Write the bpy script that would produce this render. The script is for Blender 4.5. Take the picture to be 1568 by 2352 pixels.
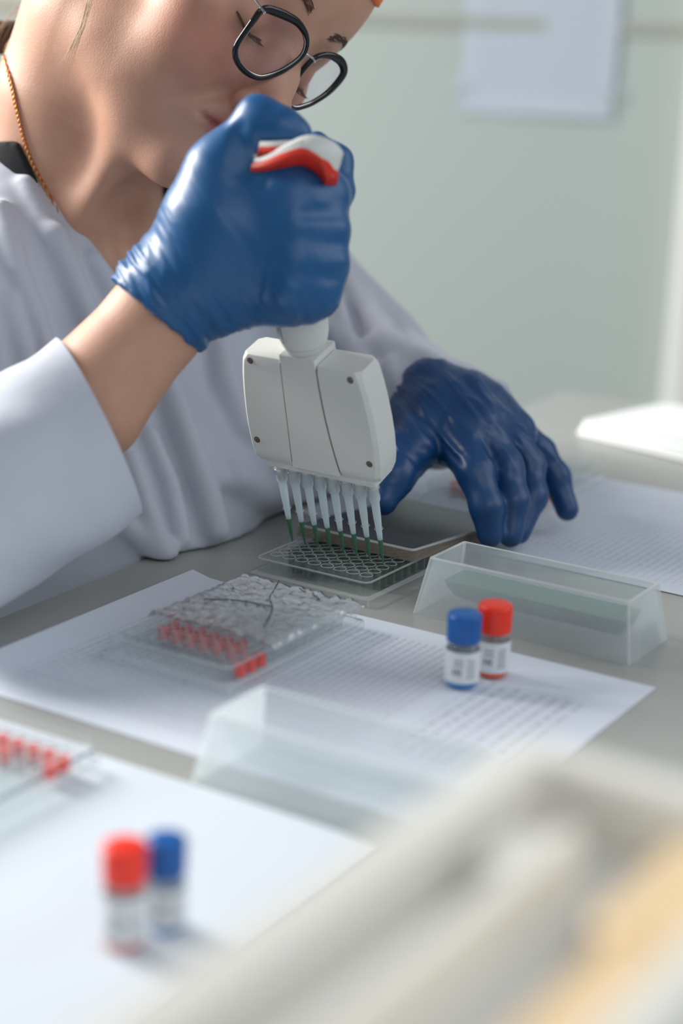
import bpy, bmesh, math, random
import numpy as np
from mathutils import Vector, Matrix
from mathutils.bvhtree import BVHTree

random.seed(4); rng = np.random.RandomState(7)
for o in list(bpy.data.objects): bpy.data.objects.remove(o)
S = bpy.context.scene
COL = S.collection

# ------------------------------------------------------------------ camera
FPX, PITCH, ROLL, HC = 4077.86, 0.28341, 0.03749, 337.23      # HC: mm above the table top
TZ = 740.0                                                    # table top above the floor, mm
_c, _s = math.cos(PITCH), math.sin(PITCH)
aF = np.array([0, _c, -_s]); aU0 = np.array([0, _s, _c]); aR0 = np.array([1., 0, 0])
aR = aR0*math.cos(ROLL) + aU0*math.sin(ROLL); aU = aU0*math.cos(ROLL) - aR0*math.sin(ROLL)
VM = np.stack([aR, aU, -aF], 1)                               # view axes -> world axes
CAMP = np.array([0, 0, HC + TZ])
cam = bpy.data.cameras.new('camera'); camo = bpy.data.objects.new('camera', cam); COL.objects.link(camo)
m = Matrix([[*VM[0], 0], [*VM[1], 0], [*VM[2], HC*.001 + TZ*.001], [0, 0, 0, 1]])
camo.matrix_world = m
cam.sensor_fit = 'VERTICAL'; cam.sensor_height = 36; cam.sensor_width = 24
cam.lens = FPX*36/2352
cam.clip_start = .02
cam.dof.use_dof = True; cam.dof.focus_distance = 1.035; cam.dof.aperture_fstop = 3.0
S.camera = camo
S.view_settings.view_transform = 'Standard'; S.view_settings.look = 'None'
S.view_settings.gamma = 1; S.view_settings.exposure = 0.0
S.view_settings.use_curve_mapping = False
S.cycles.transparent_max_bounces = 96; S.cycles.max_bounces = 16

# ------------------------------------------------------------------ light
w = bpy.data.worlds.new('world'); S.world = w; w.use_nodes = True
bg = w.node_tree.nodes['Background']; bg.inputs[0].default_value = (.80, .88, 1, 1); bg.inputs[1].default_value = .25

def area(name, loc, tgt, sx, sy, power, col):
    l = bpy.data.lights.new(name, 'AREA'); l.shape = 'RECTANGLE'; l.size = sx; l.size_y = sy
    l.energy = power; l.color = col
    o = bpy.data.objects.new(name, l); COL.objects.link(o); o.location = loc
    o.rotation_euler = (Vector(tgt) - Vector(loc)).to_track_quat('-Z', 'Y').to_euler(); return o
area('window_light_left', (-1.35, 1.45, 1.62), (-.15, 1.08, 1.0), .7, .7, 58, (1, .97, .92))
area('window_light_right', (1.7, .9, 1.9), (0, .9, .8), 1.6, 1.4, 12, (.93, .97, 1))
area('near_fill_light', (.45, -.05, 1.62), (-.05, .55, .75), .9, .8, 3.3, (.95, .98, 1))  # small area light added close to the table to brighten the foreground

# ------------------------------------------------------------------ helpers
def unit(v): v = np.asarray(v, float); return v/np.linalg.norm(v)
def V(px, py, d):                                             # pixel + depth (mm) -> view mm
    return np.array([(px-784)/FPX*d, -(py-1176)/FPX*d, -d])
def v2w(P): return np.atleast_2d(P) @ VM.T + CAMP             # view mm -> world mm (floor = 0)
def w2v(P): return (np.atleast_2d(P) - CAMP) @ VM
def W(px, py, d): return v2w(V(px, py, d))[0]
def Gp(px, py, z=0):                                          # pixel -> point z mm above the table
    d = v2w(V(px, py, 1))[0] - CAMP; t = (z + TZ - CAMP[2])/d[2]; return CAMP + d*t
YAW = -.5598
au = np.array([math.cos(YAW), math.sin(YAW), 0]); av = np.array([-au[1], au[0], 0])

def hsh(ix, iy, iz):
    n = (ix*374761393 + iy*668265263 + iz*2147483647 + 1013904223) & 0xffffffff
    n = ((n ^ (n >> 13))*1274126177) & 0xffffffff
    return ((n ^ (n >> 16)) & 0xffff)/65535.
def noise(P):
    P = np.asarray(P); i = np.floor(P).astype(np.int64); f = P - i; f = f*f*(3-2*f); r = 0
    for a in (0, 1):
        for b in (0, 1):
            for c in (0, 1):
                wt = (f[:, 0] if a else 1-f[:, 0])*(f[:, 1] if b else 1-f[:, 1])*(f[:, 2] if c else 1-f[:, 2])
                r = r + wt*hsh(i[:, 0]+a, i[:, 1]+b, i[:, 2]+c)
    return r*2-1

# materials -------------------------------------------------------
def newmat(name):
    m = bpy.data.materials.new(name); m.use_nodes = True; nt = m.node_tree
    return m, nt, nt.nodes['Principled BSDF']
def N(nt, t, **k):
    n = nt.nodes.new(t)
    for a, b in k.items():
        if a in n.inputs.keys(): n.inputs[a].default_value = b
        else: setattr(n, a, b)
    return n
def bump(nt, p, scale, strength, dist=.001, det=3, coord='Object', vec=None):
    tc = N(nt, 'ShaderNodeTexCoord'); no = N(nt, 'ShaderNodeTexNoise', Scale=scale, Detail=det)
    src = tc.outputs[coord]
    if vec:
        mp = N(nt, 'ShaderNodeMapping'); mp.inputs['Scale'].default_value = vec; nt.links.new(src, mp.inputs[0]); src = mp.outputs[0]
    nt.links.new(src, no.inputs['Vector'])
    b = N(nt, 'ShaderNodeBump', Strength=strength, Distance=dist)
    nt.links.new(no.outputs[0], b.inputs['Height']); nt.links.new(b.outputs[0], p.inputs['Normal']); return no
def plain(name, col, rough=.5, bs=0, bst=.2, **k):
    m, nt, p = newmat(name); p.inputs['Base Color'].default_value = (*col, 1); p.inputs['Roughness'].default_value = rough
    for a, b in k.items(): p.inputs[a.replace('_', ' ')].default_value = b
    if bs: bump(nt, p, bs, bst)
    return m
def clear(name, tint=(.985, .992, .99), milk=.004, edge=.10, rough=.05, mcol=(.9, .94, .96), spec=.42):
    """thin clear plastic: light passes, Fresnel gloss, faint milkiness that grows at grazing angles"""
    m, nt, p = newmat(name); nt.nodes.remove(p); out = nt.nodes['Material Output']
    tr = N(nt, 'ShaderNodeBsdfTransparent'); tr.inputs[0].default_value = (*tint, 1)
    di = N(nt, 'ShaderNodeBsdfDiffuse'); di.inputs[0].default_value = (*mcol, 1)
    tl = N(nt, 'ShaderNodeBsdfTranslucent'); tl.inputs[0].default_value = (*mcol, 1)
    dm = N(nt, 'ShaderNodeMixShader', Fac=.5); nt.links.new(di.outputs[0], dm.inputs[1]); nt.links.new(tl.outputs[0], dm.inputs[2])
    lw = N(nt, 'ShaderNodeLayerWeight', Blend=.5)
    pw = N(nt, 'ShaderNodeMath', operation='POWER'); nt.links.new(lw.outputs['Facing'], pw.inputs[0]); pw.inputs[1].default_value = 3
    ma = N(nt, 'ShaderNodeMath', operation='MULTIPLY_ADD'); nt.links.new(pw.outputs[0], ma.inputs[0]); ma.inputs[1].default_value = edge; ma.inputs[2].default_value = milk
    m1 = N(nt, 'ShaderNodeMixShader'); nt.links.new(ma.outputs[0], m1.inputs[0]); nt.links.new(tr.outputs[0], m1.inputs[1]); nt.links.new(dm.outputs[0], m1.inputs[2])
    gl = N(nt, 'ShaderNodeBsdfGlossy', Roughness=rough)
    p5 = N(nt, 'ShaderNodeMath', operation='POWER'); nt.links.new(lw.outputs['Facing'], p5.inputs[0]); p5.inputs[1].default_value = 5
    fr = N(nt, 'ShaderNodeMath', operation='MULTIPLY_ADD'); nt.links.new(p5.outputs[0], fr.inputs[0]); fr.inputs[1].default_value = .9*spec; fr.inputs[2].default_value = .045*spec
    m2 = N(nt, 'ShaderNodeMixShader'); nt.links.new(fr.outputs[0], m2.inputs[0]); nt.links.new(m1.outputs[0], m2.inputs[1]); nt.links.new(gl.outputs[0], m2.inputs[2])
    nt.links.new(m2.outputs[0], out.inputs[0]); return m
M = {}
M['clear'] = clear('clear_plastic')
M['crinkle'] = clear('crinkled_film', milk=.24, edge=.2, rough=.09, spec=2.2, mcol=(.95, .97, 1))
M['edge'] = clear('clear_plastic_edge', milk=.30, edge=.5, rough=.08, spec=1.5)
M['frost_edge'] = clear('frosted_plastic_edge', milk=.72, edge=.2, rough=.3, mcol=(.93, .97, .98), spec=1.)
M['frost'] = clear('frosted_plastic', milk=.31, edge=.30, rough=.22, mcol=(.86, .92, .95), spec=.7)
M['frost_in'] = clear('frosted_plastic_inner', milk=.04, edge=.10, rough=.25, mcol=(.86, .92, .95), spec=.6)
M['tip'] = clear('tip_plastic', milk=.46, edge=.35, rough=.15, mcol=(.90, .97, 1.), spec=1.)
M['glass'] = clear('vial_glass', milk=.02, edge=.3, rough=.01)
M['lens'] = clear('lens_glass', tint=(.97, .95, .98), milk=.0, edge=.02, rough=.01)
M['green'] = plain('green_liquid', (.010, .045, .024), .12)
M['green_tip'] = clear('green_liquid_tip', tint=(.30, .55, .40), milk=.55, edge=.1, mcol=(.15, .30, .22))
M['green_pool'] = plain('green_pool', (.0, .15, .055), .3)
M['red'] = plain('red_liquid', (.95, .075, .05), .15)
M['blue_liq'] = plain('blue_liquid', (.0, .26, .68), .1)
M['red_liq'] = plain('orange_red_liquid', (.98, .11, .03), .1)
M['bluecap'] = plain('blue_cap', (.004, .10, .38), .38)
M['redcap'] = plain('red_cap', (.90, .035, .012), .38)
M['pip'] = plain('pipette_white', (.68, .695, .665), .42, 900, .04)
M['pip2'] = plain('pipette_barrel_white', (.68, .69, .67), .35)
M['seam'] = plain('seam_brown', (.20, .17, .12), .7)
M['piping_red'] = plain('red_rubber', (.72, .03, .008), .4)
M['screw'] = plain('screw_metal', (.30, .22, .17), .3, Metallic=.9)
M['hole'] = plain('screw_recess', (.09, .07, .055), .6)
M['chrome'] = plain('chrome', (.75, .75, .76), .15, Metallic=1.)
M['blackframe'] = plain('black_acetate', (.008, .008, .01), .16)
M['steel'] = plain('frame_steel', (.55, .54, .52), .22, Metallic=1.)
M['gold'] = plain('gold_chain', (.62, .26, .09), .35, Metallic=.8)
M['shirt'] = plain('black_shirt', (.008, .009, .012), .9)
M['hair'] = plain('blonde_hair', (.62, .46, .28), .5)
M['hair_dark'] = plain('dark_hair', (.035, .02, .013), .6)
M['brow'] = plain('brow_hair', (.10, .05, .03), .7)
M['orange'] = plain('orange_cap', (.95, .20, .04), .7)
M['beige'] = plain('box_beige', (.78, .77, .71), .5)
M['boxgrey'] = plain('box_grey', (.72, .73, .71), .5)
M['amber'] = plain('amber_plastic', (.80, .60, .36), .5)
M['amber_pale'] = plain('amber_pale_plastic', (.78, .62, .46), .5)
M['print'] = plain('print_grey', (.22, .22, .23), .8)
M['ink'] = plain('marker_ink', (.03, .03, .035), .6)
M['labelp'] = plain('label_paper', (.74, .77, .80), .6)
M['towel'] = plain('white_towel', (.86, .88, .87), .9, 300, .3)

def mat_glove(name, col):
    m, nt, p = newmat(name); p.inputs['Base Color'].default_value = (*col, 1)
    p.inputs['Roughness'].default_value = .40; p.inputs['Specular IOR Level'].default_value = .55
    bump(nt, p, 45, .12, .002, 3); return m
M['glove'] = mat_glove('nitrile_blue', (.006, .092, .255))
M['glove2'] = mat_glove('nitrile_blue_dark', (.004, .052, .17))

def mat_skin():
    m, nt, p = newmat('skin'); p.inputs['Roughness'].default_value = .54
    p.inputs['Subsurface Weight'].default_value = .25; p.inputs['Subsurface Radius'].default_value = (1, .35, .18); p.inputs['Subsurface Scale'].default_value = .004
    at = N(nt, 'ShaderNodeVertexColor', layer_name='tone')
    tc = N(nt, 'ShaderNodeTexCoord'); no = N(nt, 'ShaderNodeTexNoise', Scale=60, Detail=4); nt.links.new(tc.outputs['Object'], no.inputs['Vector'])
    hs = N(nt, 'ShaderNodeMix', data_type='RGBA', blend_type='MULTIPLY'); hs.inputs[0].default_value = .35
    rp = N(nt, 'ShaderNodeValToRGB'); rp.color_ramp.elements[0].color = (.78, .62, .56, 1); rp.color_ramp.elements[0].position = .3; rp.color_ramp.elements[1].position = .7
    nt.links.new(no.outputs[0], rp.inputs[0]); nt.links.new(at.outputs[0], hs.inputs[6]); nt.links.new(rp.outputs[0], hs.inputs[7])
    nt.links.new(hs.outputs[2], p.inputs['Base Color'])
    n2 = N(nt, 'ShaderNodeTexNoise', Scale=900, Detail=2); nt.links.new(tc.outputs['Object'], n2.inputs['Vector'])
    b = N(nt, 'ShaderNodeBump', Strength=.25, Distance=.0006); nt.links.new(n2.outputs[0], b.inputs['Height']); nt.links.new(b.outputs[0], p.inputs['Normal'])
    return m
M['skin'] = mat_skin()
def mat_cloth(name, col):
    m, nt, p = newmat(name); p.inputs['Base Color'].default_value = (*col, 1); p.inputs['Roughness'].default_value = .85
    p.inputs['Sheen Weight'].default_value = .15
    tc = N(nt, 'ShaderNodeTexCoord')
    a = N(nt, 'ShaderNodeTexNoise', Scale=14, Detail=3); nt.links.new(tc.outputs['Object'], a.inputs['Vector'])
    c = N(nt, 'ShaderNodeTexNoise', Scale=1500, Detail=1); nt.links.new(tc.outputs['Object'], c.inputs['Vector'])
    b1 = N(nt, 'ShaderNodeBump', Strength=.5, Distance=.006); nt.links.new(a.outputs[0], b1.inputs['Height'])
    b2 = N(nt, 'ShaderNodeBump', Strength=.25, Distance=.0004); nt.links.new(c.outputs[0], b2.inputs['Height']); nt.links.new(b1.outputs[0], b2.inputs['Normal'])
    nt.links.new(b2.outputs[0], p.inputs['Normal']); return m
M['coat'] = mat_cloth('white_coat', (.52, .555, .63))
def mat_table():
    m, nt, p = newmat('table_grey'); p.inputs['Base Color'].default_value = (.36, .37, .35, 1); p.inputs['Roughness'].default_value = .30
    no = bump(nt, p, 700, .05, .0005); return m
M['table'] = mat_table()
def mat_wall():
    m, nt, p = newmat('wall_paint'); p.inputs['Roughness'].default_value = .8
    tc = N(nt, 'ShaderNodeTexCoord'); no = N(nt, 'ShaderNodeTexNoise', Scale=1.4, Detail=2); nt.links.new(tc.outputs['Object'], no.inputs['Vector'])
    r = N(nt, 'ShaderNodeValToRGB'); r.color_ramp.elements[0].color = (.47, .535, .51, 1); r.color_ramp.elements[1].color = (.51, .57, .545, 1)
    nt.links.new(no.outputs[0], r.inputs[0]); nt.links.new(r.outputs[0], p.inputs['Base Color']); return m
M['wall'] = mat_wall()
M['wall_seam'] = plain('wall_seam', (.40, .42, .37), .8)
M['wall_light'] = plain('column_paint', (.88, .88, .85), .8)
M['floor'] = plain('floor_vinyl', (.26, .29, .28), .6, 40, .1)

def mat_paper(name, kind):
    """white office paper with printed rows (object space: x across, y up the sheet, metres)"""
    m, nt, p = newmat(name); p.inputs['Roughness'].default_value = .75
    tc = N(nt, 'ShaderNodeTexCoord'); sx = N(nt, 'ShaderNodeSeparateXYZ'); nt.links.new(tc.outputs['Object'], sx.inputs[0])
    def mth(op, a, b=None, c=None):
        n = N(nt, 'ShaderNodeMath', operation=op)
        for i, q in enumerate((a, b, c)):
            if q is None: continue
            if isinstance(q, (int, float)): n.inputs[i].default_value = q
            else: nt.links.new(q, n.inputs[i])
        return n.outputs[0]
    X, Y = sx.outputs[0], sx.outputs[1]
    def band(q, a, b): return mth('MULTIPLY', mth('GREATER_THAN', q, a), mth('LESS_THAN', q, b))
    def rect(a, b, c, d): return mth('MULTIPLY', band(X, a, b), band(Y, c, d))
    def lines(q, pitch, wd): return mth('LESS_THAN', mth('FRACT', mth('DIVIDE', q, pitch)), wd)
    def words(q_line, q_run, pitch, run):                     # rows of letter-like marks
        mp = N(nt, 'ShaderNodeCombineXYZ'); nt.links.new(mth('MULTIPLY', q_run, run), mp.inputs[0])
        nt.links.new(mth('FLOOR', mth('DIVIDE', q_line, pitch)), mp.inputs[1])
        no = N(nt, 'ShaderNodeTexNoise', Scale=1.0, Detail=2); nt.links.new(mp.outputs[0], no.inputs['Vector'])
        return mth('MULTIPLY', mth('GREATER_THAN', no.outputs[0], .5), lines(q_line, pitch, .42))
    parts = []
    if kind == 'table':                                       # rows stand across x, run along y
        parts.append(mth('MULTIPLY', rect(-.125, .06, -.09, .088), lines(X, .0046, .10)))
        parts.append(mth('MULTIPLY', rect(-.125, .06, -.09, .088), lines(Y, .036, .012)))
        parts.append(mth('MULTIPLY', mth('MULTIPLY', rect(-.12, .06, -.088, .086), words(X, Y, .0046, 520)), .7))
        parts.append(mth('MULTIPLY', rect(.072, .128, -.045, .06), words(X, Y, .007, 420)))
    elif kind == 'rows':
        parts.append(mth('MULTIPLY', rect(-.12, .125, -.09, .09), lines(X, .0052, .06)))
        parts.append(mth('MULTIPLY', mth('MULTIPLY', rect(-.12, .125, -.07, .075), words(X, Y, .0052, 420)), .6))
    else:
        parts.append(mth('MULTIPLY', mth('MULTIPLY', rect(-.09, .09, -.125, .125), words(Y, X, .006, 420)), .8))
    tot = parts[0]
    for q in parts[1:]: tot = mth('MAXIMUM', tot, q)
    mx = N(nt, 'ShaderNodeMix', data_type='RGBA'); nt.links.new(mth('MULTIPLY', tot, .48), mx.inputs[0])
    mx.inputs[6].default_value = (.66, .71, .80, 1) if kind != 'wall' else (.56, .63, .72, 1); mx.inputs[7].default_value = (.16, .17, .19, 1)
    nt.links.new(mx.outputs[2], p.inputs['Base Color']); return m
M['paper_table'] = mat_paper('paper_table', 'table'); M['paper_rows'] = mat_paper('paper_rows', 'rows'); M['paper_wall'] = mat_paper('paper_wall', 'wall')
M['paper_plain'] = plain('paper_plain', (.60, .66, .73), .75)

# objects -----------------------------------------------------------
def tagset(o, label=None, cat=None, group=None, kind=None):
    for k, v in (('label', label), ('category', cat), ('group', group), ('kind', kind)):
        if v: o[k] = v
    return o
def empty(name, loc, rz=0, mat=None):                         # loc: world mm
    o = bpy.data.objects.new(name, None); COL.objects.link(o); o.empty_display_size = .01
    o.location = Vector(loc)*.001; o.rotation_euler = (0, 0, rz)
    if mat is not None: o.matrix_world = mat
    return o
class Geo:
    def __init__(s): s.v = []; s.f = []
    def add(s, vs, fs):
        n = len(s.v); s.v += [tuple(map(float, q)) for q in vs]; s.f += [tuple(n+i for i in f) for f in fs]
    def loops(s, rings, close=True, cap0=True, cap1=True, wrap=False):
        n = len(rings[0]); vs = [p for r in rings for p in r]; fs = []
        k = len(rings)
        for a in range(k if wrap else k-1):
            b = (a+1) % k
            for i in range(n if close else n-1):
                j = (i+1) % n; fs.append((a*n+i, a*n+j, b*n+j, b*n+i))
        if cap0 and not wrap: fs.append(tuple(range(n))[::-1])
        if cap1 and not wrap: fs.append(tuple((k-1)*n+i for i in range(n)))
        s.add(vs, fs)
    def box(s, a, b, M_=None, bev=0):
        (x0, y0, z0), (x1, y1, z1) = a, b
        s.rprism((x0+x1)/2, (y0+y1)/2, abs(x1-x0), abs(y1-y0), z0, z1, max(bev, .01), 2 if bev else 1, bev)
    def rr(s, cx, cy, w_, l_, r, z, seg=5):
        pts = []
        for qx, qy, a0 in ((1, 1, 0), (-1, 1, 90), (-1, -1, 180), (1, -1, 270)):
            for k in range(seg+1):
                a = math.radians(a0 + 90*k/seg)
                pts.append((cx + qx*(w_/2-r) + r*math.cos(a), cy + qy*(l_/2-r) + r*math.sin(a), z))
        return pts
    def rprism(s, cx, cy, w_, l_, z0, z1, r, seg=5, bev=0):
        R = [s.rr(cx, cy, w_-2*bev, l_-2*bev, max(r-bev, .01), z0, seg), s.rr(cx, cy, w_, l_, r, z0+bev, seg),
             s.rr(cx, cy, w_, l_, r, z1-bev, seg), s.rr(cx, cy, w_-2*bev, l_-2*bev, max(r-bev, .01), z1, seg)] if bev else \
            [s.rr(cx, cy, w_, l_, r, z0, seg), s.rr(cx, cy, w_, l_, r, z1, seg)]
        s.loops(R)
    def lathe(s, prof, c=(0, 0, 0), n=32, ax=None, closed=False, cap=True):
        """prof [(r, z)], axis z or matrix columns ax=(e1,e2,e3)"""
        e1, e2, e3 = ax if ax is not None else (np.array([1., 0, 0]), np.array([0, 1., 0]), np.array([0, 0, 1.]))
        c = np.asarray(c, float); rings = []
        for r, z in prof:
            rings.append([c + e1*r*math.cos(2*math.pi*k/n) + e2*r*math.sin(2*math.pi*k/n) + e3*z for k in range(n)])
        s.loops(rings, cap0=cap and not closed, cap1=cap and not closed, wrap=closed)
    def tube(s, pts, r, n=10, closed=False, flat=None):
        pts = [np.asarray(p, float) for p in pts]; k = len(pts); rr_ = r if hasattr(r, '__len__') else [r]*k
        T = [unit((pts[(i+1) % k] if closed else pts[min(i+1, k-1)]) - (pts[i-1] if closed else pts[max(i-1, 0)])) for i in range(k)]
        nn = np.cross(T[0], [0.3, 0.2, 1.]);
        if np.linalg.norm(nn) < 1e-3: nn = np.cross(T[0], [1., 0, 0])
        nn = unit(nn); rings = []
        for i in range(k):
            nn = unit(nn - T[i]*np.dot(nn, T[i])); b = np.cross(T[i], nn)
            rings.append([pts[i] + rr_[i]*(nn*math.cos(a) + b*math.sin(a)) for a in (2*math.pi*j/n for j in range(n))])
        s.loops(rings, wrap=closed)
    def build(s, name, mat, parent=None, smooth=True, angle=35, origin=None, world=False):
        """verts are local mm of the parent, or world mm when world=True"""
        vs = np.array(s.v)
        me = bpy.data.meshes.new(name)
        o = bpy.data.objects.new(name, me); COL.objects.link(o)
        if world:
            if parent is not None:
                o.parent = parent; mi = np.array(parent.matrix_world.inverted())
                vs = (vs*.001) @ mi[:3, :3].T + mi[:3, 3]
            else:
                org = origin if origin is not None else np.array([vs[:, 0].mean(), vs[:, 1].mean(), vs[:, 2].min()])
                o.location = Vector(org)*.001; vs = (vs - org)*.001
        else:
            vs = vs*.001
            if parent is not None: o.parent = parent
        me.from_pydata(vs.tolist(), [], s.f); me.validate(); me.update()
        me.materials.append(mat)
        bm = bmesh.new(); bm.from_mesh(me); bmesh.ops.recalc_face_normals(bm, faces=bm.faces)
        if smooth:
            for f in bm.faces: f.smooth = True
            for e in bm.edges:
                if len(e.link_faces) == 2 and e.calc_face_angle(0) > math.radians(angle): e.smooth = False
        bm.to_mesh(me); bm.free(); return o
def edge_mat(me, mat, fn):
    me.materials.append(mat); k = len(me.materials)-1
    for p in me.polygons:
        if fn(p.center*1000, p.normal): p.material_index = k
def smooth_path(pts, n=8, closed=False):
    P = [np.asarray(p, float) for p in pts]; out = []; k = len(P)
    for i in range(k if closed else k-1):
        if closed: a, b, c, d = P[i-1], P[i], P[(i+1) % k], P[(i+2) % k]
        else: a, b, c, d = P[max(i-1, 0)], P[i], P[i+1], P[min(i+2, k-1)]
        for j in range(n):
            t = j/n; out.append(.5*((2*b) + (-a+c)*t + (2*a-5*b+4*c-d)*t*t + (-a+3*b-3*c+d)*t**3))
    if not closed: out.append(P[-1])
    return out
def dup(root, loc=None, rz=None, label=None, group=None, name=None):
    r = root.copy(); COL.objects.link(r)
    if loc is not None: r.location = Vector(loc)*.001
    if rz is not None: r.rotation_euler = (0, 0, rz)
    if label: r['label'] = label
    if group: r['group'] = group
    for ch in list(root.children):
        c = ch.copy(); COL.objects.link(c); c.parent = r
        for g in list(ch.children):
            d = g.copy(); COL.objects.link(d); d.parent = c
    return r

# signed-distance modelling ------------------------------------------
def smin(a, b, k):
    if k <= 0: return np.minimum(a, b)
    h = np.clip(.5 + .5*(b-a)/k, 0, 1); return b*(1-h) + a*h - k*h*(1-h)
def smax(a, b, k): return -smin(-a, -b, k)
def rcone(P, a, b, r1, r2):
    a = np.asarray(a, float); b = np.asarray(b, float); ba = b-a; L2 = ba@ba
    t = np.clip(((P-a)@ba)/L2, 0, 1); return np.linalg.norm(P - a - t[:, None]*ba, axis=1) - (r1 + (r2-r1)*t)
def ell(P, c, r):
    q = (P-np.asarray(c))/np.asarray(r, float); k0 = np.linalg.norm(q, axis=1); k1 = np.linalg.norm(q/np.asarray(r, float), axis=1)
    return k0*(k0-1)/np.maximum(k1, 1e-9)
def sph(P, c, r): return np.linalg.norm(P-np.asarray(c), axis=1)-r
def mesh_sdf(field, lo, hi, h):
    lo = np.asarray(lo, float); hi = np.asarray(hi, float); B = 6
    nb = np.ceil((hi-lo)/(h*B)).astype(int); n = nb*B+1
    S_ = np.full(n, 1e3, np.float32)
    bc = np.stack(np.meshgrid(*[lo[i]+(np.arange(nb[i])+.5)*B*h for i in range(3)], indexing='ij'), -1)
    d = np.concatenate([field(c) for c in np.array_split(bc.reshape(-1, 3), 8)]).reshape(nb)
    act = np.abs(d) < B*h*1.25
    big = np.repeat(np.repeat(np.repeat(np.where(d < 0, -1e3, 1e3).astype(np.float32), B, 0), B, 1), B, 2)
    S_[:-1, :-1, :-1] = big
    idx = np.argwhere(act); g = np.stack(np.meshgrid(*[np.arange(B+1)]*3, indexing='ij'), -1).reshape(-1, 3)
    for ch in np.array_split(idx, max(1, len(idx)//400)):
        gi = (ch[:, None, :]*B + g[None]).reshape(-1, 3)
        S_[gi[:, 0], gi[:, 1], gi[:, 2]] = field(lo + gi*h)
    sg = S_ < 0; c = [slice(0, -1), slice(1, None)]
    tot = sum(sg[c[a], c[b], c[e]].astype(np.int8) for a in (0, 1) for b in (0, 1) for e in (0, 1))
    cells = np.argwhere((tot > 0) & (tot < 8)); cid = np.full(tot.shape, -1, np.int64); cid[tuple(cells.T)] = np.arange(len(cells))
    acc = np.zeros((len(cells), 3)); cnt = np.zeros(len(cells))
    for ax in range(3):
        oth = [i for i in range(3) if i != ax]
        for a in (0, 1):
            for b in (0, 1):
                o0 = np.zeros(3, int); o0[oth[0]] = a; o0[oth[1]] = b; o1 = o0.copy(); o1[ax] = 1
                p0 = cells+o0; p1 = cells+o1; s0 = S_[tuple(p0.T)]; s1 = S_[tuple(p1.T)]; m_ = (s0 < 0) != (s1 < 0)
                t = np.where(m_, s0/(s0-s1+1e-12), 0); t = np.clip(t, 0, 1); q = p0.astype(float); q[:, ax] += t
                acc[m_] += q[m_]; cnt[m_] += 1
    Vv = lo + acc/np.maximum(cnt, 1)[:, None]*h; faces = []
    for ax in range(3):
        u_, v_ = (ax+1) % 3, (ax+2) % 3
        sl0 = [slice(None)]*3; sl1 = [slice(None)]*3; sl0[ax] = slice(0, -1); sl1[ax] = slice(1, None)
        cr = np.argwhere(sg[tuple(sl0)] != sg[tuple(sl1)])
        cr = cr[(cr[:, u_] > 0) & (cr[:, v_] > 0) & (cr[:, u_] < tot.shape[u_]) & (cr[:, v_] < tot.shape[v_]) & (cr[:, ax] < tot.shape[ax])]
        eu = np.zeros(3, int); eu[u_] = 1; ev = np.zeros(3, int); ev[v_] = 1
        q = np.stack([cid[tuple((cr-eu-ev).T)], cid[tuple((cr-ev).T)], cid[tuple(cr.T)], cid[tuple((cr-eu).T)]], 1)
        ins = sg[tuple(cr.T)]; q[~ins] = q[~ins][:, ::-1]; faces.append(q)
    F_ = np.concatenate(faces); F_ = F_[(F_ >= 0).all(1)]
    return Vv, F_
def normals(field, P, e=.4):
    g = np.stack([field(P+np.eye(3)[i]*e)-field(P-np.eye(3)[i]*e) for i in range(3)], 1)
    return g/np.maximum(np.linalg.norm(g, axis=1), 1e-6)[:, None]
def sdf_obj(name, field, lo, hi, h, mat, parent, tone=None, disp=None):
    Vv, F_ = mesh_sdf(field, lo, hi, h)
    if disp is not None: Vv = Vv + normals(field, Vv)*disp(Vv)[:, None]
    g = Vv; Wd = v2w(Vv)*.001
    mi = np.array(parent.matrix_world.inverted()) if parent is not None else np.eye(4)
    Wd = Wd @ mi[:3, :3].T + mi[:3, 3]
    me = bpy.data.meshes.new(name); me.vertices.add(len(Wd)); me.vertices.foreach_set('co', Wd.astype(np.float32).ravel())
    me.loops.add(len(F_)*4); me.loops.foreach_set('vertex_index', F_.astype(np.int32).ravel())
    me.polygons.add(len(F_)); me.polygons.foreach_set('loop_start', np.arange(0, len(F_)*4, 4, dtype=np.int32))
    me.polygons.foreach_set('use_smooth', np.ones(len(F_), bool)); me.update(); me.validate()
    if tone is not None:
        ca = me.color_attributes.new('tone', 'FLOAT_COLOR', 'POINT'); c4 = np.ones((len(Wd), 4), np.float32); c4[:, :3] = tone(g)
        ca.data.foreach_set('color', c4.ravel())
    me.materials.append(mat); o = bpy.data.objects.new(name, me); COL.objects.link(o)
    if parent is not None: o.parent = parent
    return o
def trace(field, px, py, d0, d1=3000):
    d = d0; u_ = V(px, py, 1.)
    for _ in range(120):
        s_ = field((u_*d)[None])[0]
        if s_ < .05: break
        d += max(s_*.7, .3)
        if d > d1: return None
    return u_*d

# ================================================================== room
g = Geo(); g.box((-2600, -1400, -60), (2600, 2760, 0)); tagset(g.build('floor', M['floor'], world=True, smooth=False), kind='structure')
g = Geo(); g.box((-2600, 2640, 0), (2600, 2760, 2700)); wb = tagset(g.build('wall_back', M['wall'], world=True, smooth=False), kind='structure')
p = W(1200, 52, 2745); g = Geo(); g.box((-2600, 2634, p[2]-8), (1260, 2640, p[2]+8)); tagset(g.build('trim_1', M['wall_seam'], world=True, smooth=False), kind='structure')
pl = W(1545, 500, 2720); g = Geo(); g.box((pl[0]-14, 2560, 0), (pl[0]+420, 2640, 2700), bev=6); tagset(g.build('wall_right', M['wall_light'], world=True, smooth=False), kind='structure')
g = Geo(); g.box((-2720, 2300, 0), (-2600, 2760, 2700)); tagset(g.build('wall_left', M['wall'], world=True, smooth=False), kind='structure')

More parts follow.
